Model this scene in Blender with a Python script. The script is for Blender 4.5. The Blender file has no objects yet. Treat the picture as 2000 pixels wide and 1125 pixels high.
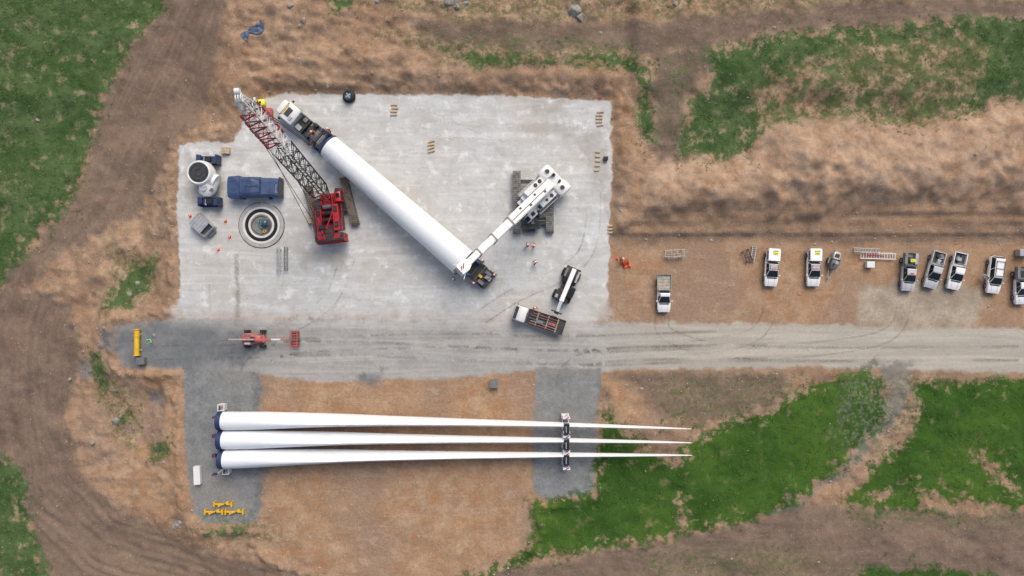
import bpy, math, random
import numpy as np
from mathutils import Matrix, Vector, Euler
random.seed(7); RNG=np.random.RandomState(11)
S=0.072; CH=96.0
scene=bpy.context.scene; COL=scene.collection
def P(px,py,h=0.0):
    k=1-h/CH
    return Vector(((px-1000)*S*k,(562.5-py)*S*k,h))
def ang(dx,dy): return math.atan2(-dy,dx)
def lin(v):
    v/=255.0
    return v/12.92 if v<=0.04045 else ((v+0.055)/1.055)**2.4
def C(r,g,b): return (lin(r),lin(g),lin(b),1)

# ---------------------------------------------------------------- nodes
class NT:
    def __init__(s,mat):
        s.t=mat.node_tree; s.n=s.t.nodes; s.l=s.t.links
    def new(s,typ,ins=None,out=0,**props):
        nd=s.n.new(typ)
        for k,v in props.items(): setattr(nd,k,v)
        for k,v in (ins or {}).items(): s.set(nd,k,v)
        return nd
    def set(s,nd,k,v):
        sock=nd.inputs[k]
        if isinstance(v,bpy.types.NodeSocket): s.l.new(v,sock)
        else: sock.default_value=v
    def math(s,op,a,b=0.0,clamp=False):
        nd=s.new('ShaderNodeMath',{0:a,1:b},operation=op,use_clamp=clamp); return nd.outputs[0]
    def mix(s,f,a,b,mode='MIX'):
        nd=s.new('ShaderNodeMix',data_type='RGBA',blend_type=mode)
        s.set(nd,0,f); s.set(nd,6,a); s.set(nd,7,b); return nd.outputs[2]
    def noise(s,vec,scale,detail=4,rough=0.55,dist=0.0):
        nd=s.new('ShaderNodeTexNoise',{'Scale':scale,'Detail':detail,'Roughness':rough,'Distortion':dist})
        if vec is not None: s.l.new(vec,nd.inputs['Vector'])
        return nd.outputs[0]
    def mapr(s,v,a,b,c=0.0,d=1.0,smooth=True):
        nd=s.new('ShaderNodeMapRange',{0:v,1:a,2:b,3:c,4:d})
        if smooth: nd.interpolation_type='SMOOTHSTEP'
        return nd.outputs[0]
    def scalev(s,vec,sc):
        nd=s.new('ShaderNodeVectorMath',operation='MULTIPLY'); s.l.new(vec,nd.inputs[0]); nd.inputs[1].default_value=sc
        return nd.outputs[0]
def newmat(name):
    m=bpy.data.materials.new(name); m.use_nodes=True
    return m
MATS={}
def mat(name,col,rough=0.6,metal=0.0,var=0.12,scale=2.0,dirt=0.25,bump=0.0):
    if name in MATS: return MATS[name]
    m=newmat(name); t=NT(m); b=t.n['Principled BSDF']
    tc=t.new('ShaderNodeTexCoord').outputs['Object']
    n1=t.noise(tc,scale,4,0.6); n2=t.noise(tc,scale*7,2,0.6)
    dark=tuple(c*(1-var*2.2) for c in col[:3])+(1,)
    base=t.mix(t.mapr(n1,0.35,0.7),col,dark)
    base=t.mix(t.math('MULTIPLY',t.mapr(n2,0.5,0.75),dirt),base,(0.16,0.13,0.10,1))
    t.set(b,'Base Color',base); t.set(b,'Metallic',metal)
    t.set(b,'Roughness',t.mapr(n1,0.3,0.7,max(0.05,rough-0.1),min(1,rough+0.1)))
    if bump:
        bp=t.new('ShaderNodeBump',{'Strength':bump,'Distance':0.03,'Height':n2}); t.set(b,'Normal',bp.outputs[0])
    MATS[name]=m; return m
WHITE=mat('white_paint',(0.76,0.77,0.77,1),0.4,0,0.03,1.2,0.10)
CARW=mat('car_white',(0.80,0.81,0.82,1),0.25,0,0.02,1.5,0.05)
CARS=mat('car_silver',(0.50,0.52,0.54,1),0.35,0,0.03,1.5,0.06)
BLADE=mat('blade_gelcoat',(0.78,0.81,0.84,1),0.35,0,0.02,0.3,0.04)
TOWERM=mat('tower_paint',(0.78,0.81,0.83,1),0.4,0,0.02,0.3,0.04)
NAVY=mat('navy_paint',(0.018,0.04,0.12,1),0.5,0,0.15,2,0.15)
TARP=mat('blue_tarp',(0.045,0.082,0.19,1),0.5,0,0.2,0.8,0.15,0.6)
SEAM=mat('tarp_seam',(0.03,0.05,0.12,1),0.6,0,0.1,2,0.1)
RED=mat('red_paint',(0.46,0.015,0.03,1),0.4,0,0.2,1.5,0.12)
PINK=mat('faded_red_paint',(0.55,0.14,0.12,1),0.5,0,0.15,2,0.15)
BLACK=mat('black_steel',(0.02,0.021,0.024,1),0.5,0.2,0.2,3,0.12)
DGREY=mat('dark_grey_steel',(0.055,0.058,0.062,1),0.55,0.3,0.2,2,0.25)
MGREY=mat('grey_steel',(0.22,0.225,0.23,1),0.5,0.3,0.12,2,0.25)
LGREY=mat('galvanised_steel',(0.44,0.46,0.48,1),0.45,0.2,0.12,2,0.15)
BEIGE=mat('beige_dusty_tray',(0.43,0.40,0.34,1),0.7,0,0.15,2,0.3)
TRACKM=mat('worn_track_steel',(0.25,0.245,0.235,1),0.65,0.1,0.25,3,0.3)
RUST=mat('rusty_track_steel',(0.25,0.20,0.165,1),0.75,0.05,0.25,3,0.4)
YEL=mat('yellow_paint',(0.80,0.48,0.02,1),0.45,0,0.1,2,0.10)
YELB=mat('yellow_reflective',(0.80,0.80,0.04,1),0.4,0,0.03,2,0.02)
ORG=mat('orange_hi_vis',(0.90,0.11,0.015,1),0.6,0,0.1,4,0.03)
WOOD=mat('pale_timber',(0.58,0.46,0.31,1),0.8,0,0.2,3,0.15)
RUB=mat('tyre_rubber',(0.025,0.024,0.023,1),0.85,0,0.2,3,0.4)
GLASS=mat('dark_glass',(0.012,0.016,0.02,1),0.08,0,0.1,1,0.02)
SKINM=mat('skin',(0.42,0.25,0.17,1),0.6,0,0.05,5,0)
TROU=mat('navy_trousers',(0.02,0.028,0.06,1),0.8,0,0.1,5,0.05)
LAMPW=mat('lamp_lens',(0.7,0.7,0.68,1),0.15,0,0.02,5,0)
LAMPR=mat('tail_lamp_lens',(0.4,0.01,0.01,1),0.2,0,0.02,5,0)
CYAN=mat('cyan_hose',(0.02,0.35,0.42,1),0.5,0,0.05,5,0)
CONC=mat('pale_concrete',(0.44,0.435,0.42,1),0.85,0,0.10,1.2,0.2,0.3)
CONCL=mat('white_grout',(0.68,0.68,0.66,1),0.85,0,0.05,1.2,0.1,0.2)
CONCI=mat('inner_concrete',(0.24,0.235,0.225,1),0.85,0,0.18,1.2,0.3,0.3)
BLUE=mat('blue_equipment',(0.04,0.16,0.32,1),0.5,0,0.2,3,0.15)
ROCK=mat('boulder_stone',(0.31,0.30,0.27,1),0.9,0,0.22,1.5,0.3,0.8)

# ---------------------------------------------------------------- mesh builder
class MB:
    def __init__(s,T=None): s.v=[];s.f=[];s.mi=[];s.sm=[];s.mats=[];s.T=T
    def add(s,vs,fs,m,smooth=False):
        if m not in s.mats: s.mats.append(m)
        k=s.mats.index(m); o=len(s.v)
        for p in vs:
            p=Vector(p)
            if s.T is not None: p=s.T@p
            s.v.append(p)
        for f in fs: s.f.append([o+i for i in f]); s.mi.append(k); s.sm.append(smooth)
    def box(s,c,d,m,rz=0,rx=0,ry=0,top=(1,1)):
        R=Euler((rx,ry,rz)).to_matrix(); c=Vector(c); vs=[]
        for z in(-.5,.5):
            for x,y in((-.5,-.5),(.5,-.5),(.5,.5),(-.5,.5)):
                tx,ty=(top if z>0 else (1,1))
                vs.append(c+R@Vector((x*d[0]*tx,y*d[1]*ty,z*d[2])))
        s.add(vs,[(3,2,1,0),(4,5,6,7),(0,1,5,4),(1,2,6,5),(2,3,7,6),(3,0,4,7)],m)
        return s
    def cyl(s,p1,p2,r1,m,r2=None,seg=12,cap=True,smooth=True):
        p1=Vector(p1);p2=Vector(p2); r2=r1 if r2 is None else r2
        a=(p2-p1)
        if a.length<1e-6: return s
        a.normalize(); u=a.orthogonal().normalized(); w=a.cross(u)
        vs=[]
        for p,r in((p1,r1),(p2,r2)):
            for i in range(seg):
                t=2*math.pi*i/seg; vs.append(p+u*(r*math.cos(t))+w*(r*math.sin(t)))
        s.add(vs,[(i,(i+1)%seg,seg+(i+1)%seg,seg+i) for i in range(seg)],m,smooth)
        if cap: s.add(vs,[tuple(reversed(range(seg))),tuple(range(seg,2*seg))],m)
        return s
    def beam(s,p1,p2,w,m):
        return s.cyl(p1,p2,w*0.7,m,seg=4,smooth=False)
    def loft(s,rings,m,caps=True,smooth=True):
        n=len(rings[0]); vs=[p for r in rings for p in r]; fs=[]
        for k in range(len(rings)-1):
            for i in range(n):
                j=(i+1)%n; fs.append((k*n+i,k*n+j,(k+1)*n+j,(k+1)*n+i))
        s.add(vs,fs,m,smooth)
        if caps: s.add(list(rings[0])+list(rings[-1]),[tuple(reversed(range(n))),tuple(range(n,2*n))],m)
        return s
    def rloft(s,secs,m,r=0.12,smooth=True):
        rings=[]
        for (x,hw,z0,z1) in secs:
            q=min(r,hw*.8,(z1-z0)*.45); e=q*.3
            rings.append([(x,-hw,z0+q),(x,-hw+e,z0+e),(x,-hw+q,z0),(x,hw-q,z0),(x,hw-e,z0+e),(x,hw,z0+q),(x,hw,z1-q),(x,hw-e,z1-e),(x,hw-q,z1),(x,-hw+q,z1),(x,-hw+e,z1-e),(x,-hw,z1-q)])
        return s.loft(rings,m,True,smooth)
    def torus(s,c,R,r,m,axis='Z',seg=32,rs=8):
        rings=[]
        for i in range(seg):
            t=2*math.pi*i/seg; ring=[]
            for j in range(rs):
                q=2*math.pi*j/rs; a=R+r*math.cos(q); b=r*math.sin(q)
                p=(a*math.cos(t),a*math.sin(t),b) if axis=='Z' else ((a*math.cos(t),b,a*math.sin(t)) if axis=='Y' else (b,a*math.cos(t),a*math.sin(t)))
                ring.append(Vector(c)+Vector(p))
            rings.append(ring)
        rings.append(rings[0]); return s.loft(rings,m,False)
    def tube(s,pts,r,m,seg=6):
        for a,b in zip(pts[:-1],pts[1:]): s.cyl(a,b,r,m,seg=seg)
        return s
    def mesh(s,name,bevel=0):
        me=bpy.data.meshes.new(name); me.from_pydata([tuple(p) for p in s.v],[],s.f)
        for m in s.mats: me.materials.append(m)
        me.polygons.foreach_set('material_index',s.mi); me.polygons.foreach_set('use_smooth',s.sm); me.update()
        import bmesh
        bm=bmesh.new(); bm.from_mesh(me)
        if bevel:
            bmesh.ops.remove_doubles(bm,verts=bm.verts,dist=1e-5)
            es=[e for e in bm.edges if len(e.link_faces)==2 and e.calc_face_angle(0)>0.6]
            bmesh.ops.bevel(bm,geom=es,offset=bevel,segments=2,affect='EDGES',profile=0.6,clamp_overlap=True)
        bmesh.ops.recalc_face_normals(bm,faces=bm.faces)
        bm.to_mesh(me); bm.free()
        return me
    def obj(s,name,parent=None,bevel=0,loc=(0,0,0)):
        return mk(name,s.mesh(name,bevel),parent,loc)
def mk(name,me,parent=None,loc=(0,0,0),rot=(0,0,0)):
    o=bpy.data.objects.new(name,me); COL.objects.link(o); o.location=loc; o.rotation_euler=rot
    if parent is not None: o.parent=parent
    return o
def tag(o,label,cat,group=None):
    o['label']=label; o['category']=cat
    if group: o['group']=group
    return o
def thing(name,label,cat,loc=(0,0,0),rz=0,group=None):
    return tag(mk(name,None,None,loc,(0,0,rz)),label,cat,group)
def lookT(loc,rz): return Matrix.Translation(Vector(loc))@Matrix.Rotation(rz,4,'Z')

WC={}
def wheel(par,x,y,z,r,w,rimm=None,tyrem=None):
    rimm=rimm or LGREY; tyrem=tyrem or RUB
    k=(r,w,rimm.name,tyrem.name)
    if k not in WC:
        hub=MB().cyl((0,-w*.52,0),(0,w*.52,0),r*.2,DGREY,seg=12).mesh('wheel')
        prof=[(r*.58,-w*.45),(r*.8,-w*.5),(r*.95,-w*.45),(r,-w*.3),(r,w*.3),(r*.95,w*.45),(r*.8,w*.5),(r*.58,w*.45)]
        rings=[]
        for i in range(21):
            t=2*math.pi*i/20; rings.append([(a*math.cos(t),b,a*math.sin(t)) for a,b in prof])
        ty=MB().loft(rings,tyrem,False).mesh('tyre')
        rm=MB().cyl((0,-w*.38,0),(0,w*.38,0),r*.6,rimm,seg=16).mesh('rim')
        WC[k]=(hub,ty,rm)
    h,t,rm=WC[k]
    o=mk('wheel',h,par,(x,y,z)); mk('tyre',t,o); mk('rim',rm,o); return o

# ---------------------------------------------------------------- terrain
def vn(X,Y,scale,seed):
    r=np.random.RandomState(seed).rand(256,256).astype(np.float32)
    x=X/scale+1000.0; y=Y/scale+1000.0
    xi=np.floor(x).astype(int); yi=np.floor(y).astype(int); fx=x-xi; fy=y-yi
    fx=fx*fx*(3-2*fx); fy=fy*fy*(3-2*fy)
    g=lambda a,b:r[a&255,b&255]
    return (g(xi,yi)*(1-fx)+g(xi+1,yi)*fx)*(1-fy)+(g(xi,yi+1)*(1-fx)+g(xi+1,yi+1)*fx)*fy
def fbm(X,Y,scale,seed,oct=4):
    o=0;a=1;t=0
    for i in range(oct): o=o+a*vn(X,Y,scale/2**i,seed+i); t+=a; a*=.5
    return o/t
def sdf(poly,X,Y):
    d2=np.full(X.shape,1e12,np.float32); ins=np.zeros(X.shape,bool); n=len(poly)
    for i in range(n):
        ax,ay=poly[i]; bx,by=poly[(i+1)%n]; ex=bx-ax; ey=by-ay; L=ex*ex+ey*ey+1e-9
        wx=X-ax; wy=Y-ay; t=np.clip((wx*ex+wy*ey)/L,0,1)
        d2=np.minimum(d2,(wx-ex*t)**2+(wy-ey*t)**2)
        if ay!=by:
            c=((ay>Y)!=(by>Y))&(X<(bx-ax)*(Y-ay)/(by-ay)+ax); ins^=c
    d=np.sqrt(d2)*S
    return np.where(ins,d,-d)
def uni(polys,X,Y):
    o=None
    for p in polys:
        q=sdf(p,X,Y); o=q if o is None else np.maximum(o,q)
    return o
GR=[[(-400,-400),(350,-400),(330,0),(290,40),(235,110),(190,180),(160,280),(148,335),(100,430),(50,480),(12,520),(-10,560),(-400,560)],
 [(-400,880),(0,900),(38,955),(50,1040),(85,1130),(100,1500),(-400,1500)],
 [(1370,110),(1500,82),(1700,62),(1880,50),(2400,60),(2400,205),(2000,205),(1920,208),(1850,228),(1760,248),(1640,236),(1500,245),(1480,290),(1400,312),(1320,305),(1330,210),(1385,180),(1360,130)],
 [(860,98),(950,108),(1060,122),(1230,118),(1262,150),(1272,280),(1245,282),(1240,155),(1180,140),(1100,136),(930,132)],
 [(215,540),(250,515),(298,508),(290,550),(262,590),(205,602),(200,570)],
 [(172,690),(188,690),(200,750),(185,765),(172,740)],[(222,822),(245,818),(248,836),(225,842)],
 [(395,1030),(480,1030),(476,1044),(400,1040)],[(640,0),(690,-10),(700,25),(670,40)],
 [(295,875),(335,868),(335,885),(300,900)]]
LU=[[(1172,800),(1215,790),(1270,835),(1400,832),(1500,800),(1560,762),(1640,732),(1705,722),(1730,790),(1715,840),(1655,893),(1580,960),(1500,1003),(1350,1045),(1100,1082),(960,1120),(890,1135),(1010,1090),(1045,1040),(1030,985),(1162,965),(1168,900)],
 [(1765,742),(2400,735),(2400,1000),(2000,1000),(1930,985),(1880,970),(1830,1000),(1690,1000),(1640,988),(1700,915),(1785,845),(1800,790)],
 [(1640,1130),(1700,1108),(1850,1112),(1950,1125),(1950,1160),(1640,1160)]]
LUNOT=[[(1290,830),(1340,820),(1400,840),(1330,870),(1320,900),(1240,880)],[(1180,735),(1290,740),(1310,900),(1240,860),(1185,800)],[(1250,840),(1330,895),(1300,905)],[(1870,985),(1790,950),(1800,990),(1870,1005)],[(1905,890),(1920,888),(1985,950),(1975,960)],[(1705,960),(1735,962),(1725,980),(1690,975)],[(1325,980),(1332,978),(1356,1040),(1346,1042)]]
SP=[[(640,-400),(2400,-400),(2400,14),(2000,12),(1700,15),(1450,40),(1300,50),(1000,52),(880,42),(700,8)],
 [(1280,735),(1560,735),(1500,800),(1320,828),(1285,800)],[(1640,90),(1900,80),(1910,150),(1850,235),(1640,240),(1600,180)],
 [(1250,1080),(1550,1065),(1620,1100),(1500,1130),(1250,1120)],[(400,1010),(520,1010),(560,1060),(450,1050)],
 [(1640,1000),(2400,1000),(2400,1040),(1700,1030)],[(205,490),(300,495),(290,600),(210,600)],[(170,720),(250,760),(260,900),(200,850)],
 [(1640,725),(1790,725),(1780,830),(1700,880),(1640,860)],[(1280,110),(1360,110),(1330,200),(1290,250)],[(700,60),(1250,90),(1250,140),(900,130)]]
NG=[[(1500,150),(1690,100),(1850,80),(1895,110),(1890,170),(1850,225),(1740,240),(1640,236),(1490,240),(1470,190)]]
BR=[[(330,-400),(445,-400),(445,30),(430,130),(380,230),(330,300),(300,360),(250,420),(205,425),(120,480),(60,540),(0,560),(0,520),(50,480),(100,430),(148,335),(160,280),(190,180),(235,110),(290,40)],
 [(-400,560),(0,560),(60,560),(125,610),(150,690),(122,760),(115,850),(150,945),(230,1005),(330,1060),(500,1100),(620,1130),(620,1500),(100,1500),(50,1040),(0,900),(-400,880)],
 [(800,45),(1000,56),(1300,52),(1450,40),(1700,15),(2400,12),(2400,60),(1880,50),(1700,60),(1500,80),(1370,108),(1290,118),(1100,108),(900,92),(830,80)],
 [(1270,110),(1380,110),(1330,210),(1318,315),(1280,325),(1275,200)],
 [(1195,446),(1300,448),(2400,436),(2400,476),(1300,474),(1195,470)],
 [(900,1145),(1100,1090),(1350,1050),(1560,980),(1640,985),(1830,1000),(2400,1000),(2400,1500),(900,1500)],
 [(1172,730),(1560,728),(1500,800),(1310,835),(1175,800)]]
CL=[[(512,735),(1042,728),(1040,965),(1028,985),(1045,1040),(1012,1080),(920,1125),(700,1130),(560,1090),(505,1060),(512,1000)],
 [(1188,478),(2400,478),(2400,642),(1188,630)],
 [(185,660),(340,715),(362,740),(365,1000),(280,1015),(180,945),(135,850),(140,735)],
 [(1196,200),(1180,160),(900,145),(1200,140),(1240,160),(1252,300),(1215,440),(1196,440)],
 [(1172,735),(1205,735),(1300,820),(1320,895),(1240,860),(1190,800)]]
MO=[[(1248,425),(1262,345),(1300,315),(1330,318),(1400,318),(1480,292),(1500,246),(1540,232),(1600,244),(1680,236),(1750,256),(1850,232),(1920,208),(2400,205),(2400,400),(1700,410),(1400,425)]]
STR=[[(1235,405),(1330,390),(1600,388),(2400,370),(2400,452),(1700,448),(1400,455),(1215,455)]]
PAD=[[(505,196),(560,184),(800,184),(1000,188),(1192,196),(1196,300),(1191,440),(1187,560),(1186,628),(1180,670),(1000,668),(700,662),(345,650),(350,560),(347,400),(350,282),(455,278),(480,235)]]
PADF=[[(505,196),(560,184),(800,184),(1000,188),(1192,196),(1196,300),(1191,440),(1187,560),(1186,615),(1150,640),(1000,638),(760,625),(600,622),(345,622),(350,560),(347,400),(350,282),(455,278),(480,235)]]
RO=[[(228,636),(345,622),(700,625),(1186,629),(1500,632),(2400,650),(2400,738),(2000,729),(1750,722),(1600,716),(1170,724),(1040,725),(880,738),(620,745),(500,732),(350,720),(235,712)]]
DK=[[(358,720),(505,728),(510,800),(508,1000),(498,1022),(400,1022),(378,1000),(362,880)],[(1046,718),(1172,720),(1166,820),(1160,955),(1140,968),(1060,974),(1040,950),(1042,820)]]
DKL=[[(228,640),(345,624),(420,640),(520,665),(470,715),(350,720),(235,712)],[(185,640),(228,640),(235,690),(190,680)],[(290,772),(318,768),(325,790),(295,798)],[(700,735),(740,730),(740,752),(705,752)],[(500,728),(515,760),(512,800),(520,940),(500,1000),(495,800)],[(140,705),(170,705),(165,735),(145,738)]]
GT=[[(1710,708),(1780,712),(1772,770),(1740,830),(1682,880),(1605,955),(1505,1003),(1500,998),(1592,946),(1660,880),(1722,815),(1735,760)]]
WET=[[(1640,750),(1700,720),(1785,715),(1780,780),(1735,840),(1670,885),(1635,850)]]
LP=[[(1680,556),(1760,552),(1880,560),(1918,580),(1910,636),(1680,638)]]
DAMP=[[(1010,248),(1060,240),(1130,240),(1120,265),(1050,270)],[(455,560),(468,560),(472,630),(458,630)],[(1020,200),(1090,198),(1100,225),(1040,228)],[(1120,270),(1185,240),(1188,420),(1150,330)],[(360,300),(440,310),(430,420),(365,400)],[(590,480),(690,490),(680,520),(600,520)]]
STEP=4
ext=np.array([25,60,120,240,480,960,1900,3800,8000,16000,40000.])
fx=np.arange(-100,2101,STEP); fy=np.arange(-100,1229,STEP)
xs=np.concatenate([-100-ext[::-1],fx,fx[-1]+ext]).astype(np.float64); ys=np.concatenate([-100-ext[::-1],fy,fy[-1]+ext]).astype(np.float64)
X,Y=np.meshgrid(xs,ys)
wx=X+24*(fbm(X,Y,70,1)-.5)+10*(vn(X,Y,14,5)-.5); wy=Y+24*(fbm(X,Y,70,31)-.5)+10*(vn(X,Y,14,35)-.5)
lx=X+5*(fbm(X,Y,40,71)-.5)+3*(vn(X,Y,9,75)-.5); ly=Y+5*(fbm(X,Y,40,81)-.5)+3*(vn(X,Y,9,85)-.5)
far=(np.maximum(np.abs(X-1000)-1300,np.abs(Y-560)-900))*S
A={}
lush=uni(LU,wx,wy); lush=np.minimum(lush,-uni(LUNOT,wx,wy))
A['a_lush']=lush
A['a_grass']=np.maximum(np.maximum(uni(GR,wx,wy),lush),far)
A['a_thin']=uni(NG,wx,wy)
A['a_sparse']=np.maximum(uni(SP,wx,wy),far)
A['a_brown']=uni(BR,wx,wy)
A['a_clay']=uni(CL,wx,wy)
A['a_mound']=uni(MO,wx,wy)
A['a_strip']=uni(STR,wx,wy)
A['a_pad']=uni(PADF,lx,ly)
A['a_road']=uni(RO,lx,ly)
A['a_dark']=uni(DK,lx,ly)
A['a_darkl']=uni(DKL,wx,wy)
A['a_gtrack']=uni(GT,wx,wy)
A['a_wet']=uni(WET,wx,wy)
A['a_light']=uni(LP,wx,wy)
A['a_damp']=uni(DAMP,wx,wy)
pl=[(400,-200),(385,0),(330,130),(260,260),(200,400),(100,520),(60,640),(60,800),(90,950),(200,1060),(420,1120),(700,1200)]
bd=np.full(X.shape,1e9); ac=np.zeros(X.shape)
for (ax,ay),(bx,by) in zip(pl[:-1],pl[1:]):
    ex=bx-ax;ey=by-ay;L=math.hypot(ex,ey); t=np.clip(((X-ax)*ex+(Y-ay)*ey)/L/L,0,1)
    d=np.hypot(X-ax-ex*t,Y-ay-ey*t); sg=np.sign((X-ax)*ey-(Y-ay)*ex); m=d<bd
    ac=np.where(m,d*sg,ac); bd=np.minimum(bd,d)
A['a_flow']=ac*S
for k in A: 
    if k!='a_flow': A[k]=np.clip(A[k],-12,12)
sst=lambda v,a,b:(lambda t:t*t*(3-2*t))(np.clip((v-a)/(b-a),0,1))
flat=np.maximum.reduce([sdf(PAD[0],X,Y),A['a_road'],A['a_dark'],uni([CL[0],CL[1]],X,Y),sdf([(1180,476),(2300,476),(2300,730),(1180,730)],X,Y)])
out=np.maximum(0,-flat)
nb=fbm(X,Y,60,200); ns=fbm(X,Y,20,220); nr=fbm(X,Y,9,260,2)
H=np.zeros(X.shape)
wl=sst(460-X,0,120); wt=sst(230-Y,0,70)*(1-wl*.6); wr=sst(X-1185,0,10)*sst(460-Y,0,20)
east=sst(X-1215,0,30)
H+= -wl*sst(out,0.3,7)*1.6
H+= np.maximum(wt,wr*(1-east))*sst(out,0.2,3)*1.3+east*sst(476-Y,0,95)*1.1
quiet=(1-.75*sst(A['a_strip'],-1,1))*(1-.75*sst(A['a_brown'],-.5,1))*(1-.6*sst(A['a_grass'],-.5,1))
rough=sst(out,0,1.5)
clod=np.abs(fbm(X,Y,34,300,3)-.5)*2
H+= rough*((nb-.5)*1.2+quiet*((ns-.5)*0.55+(.35-clod)*.55+(nr-.5)*0.10))
ero=fbm(X*1.0+Y*.3,Y*.40,26,500,3); er2=np.abs(fbm(X*1.0+Y*.4,Y*.55,38,520,2)-.5)*2
medge=A['a_mound']+(er2-.3)*2.0
H+= sst(medge,-.8,3.2)*1.5+sst(A['a_mound'],1,8)*(1.1+(nb-.5)*2.0)-sst(medge,-.5,2.5)*((.5-ero)*.8+(.3-er2)*.6)*quiet
ln_=vn(X*.03,Y,9,700)
H+= sst(A['a_strip'],-1,1)*(ln_-.5)*.35
ridge=fbm((X+Y*.35)*.4,Y-X*.12,17,640,3)
tl=sst(X-440,0,60)*sst(900-X,0,80)*sst(180-Y,0,20)*sst(out,0,2)
H+= tl*(ridge-.5)*1.0
rtk=np.sin(A['a_flow']*5.2)*.04+ (vn(A['a_flow']*14,Y*.15+X*.05,8,720)-.5)*.16
H+= sst(A['a_brown'],0,1.5)*sst(720-X,0,60)*rtk
rim=np.exp(-((out-1.1)/0.7)**2)
H+= rim*(nr+ns-.45)*0.6*(1-sst(X-1185,0,5)*sst(Y-455,0,5))
H+= (nr-.5)*0.03
GZ=lambda px,py: float(H[np.searchsorted(ys,py)-1,np.searchsorted(xs,px)-1])
def sample(name_or_arr,px,py):
    a=A[name_or_arr] if isinstance(name_or_arr,str) else name_or_arr
    i0=len(ext); u=(px+100)/STEP+i0; v=(py+100)/STEP+i0
    xi=np.clip(u.astype(int),0,a.shape[1]-2); yi=np.clip(v.astype(int),0,a.shape[0]-2); fu=u-xi; fv=v-yi
    return (a[yi,xi]*(1-fu)+a[yi,xi+1]*fu)*(1-fv)+(a[yi+1,xi]*(1-fu)+a[yi+1,xi+1]*fu)*fv

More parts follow.
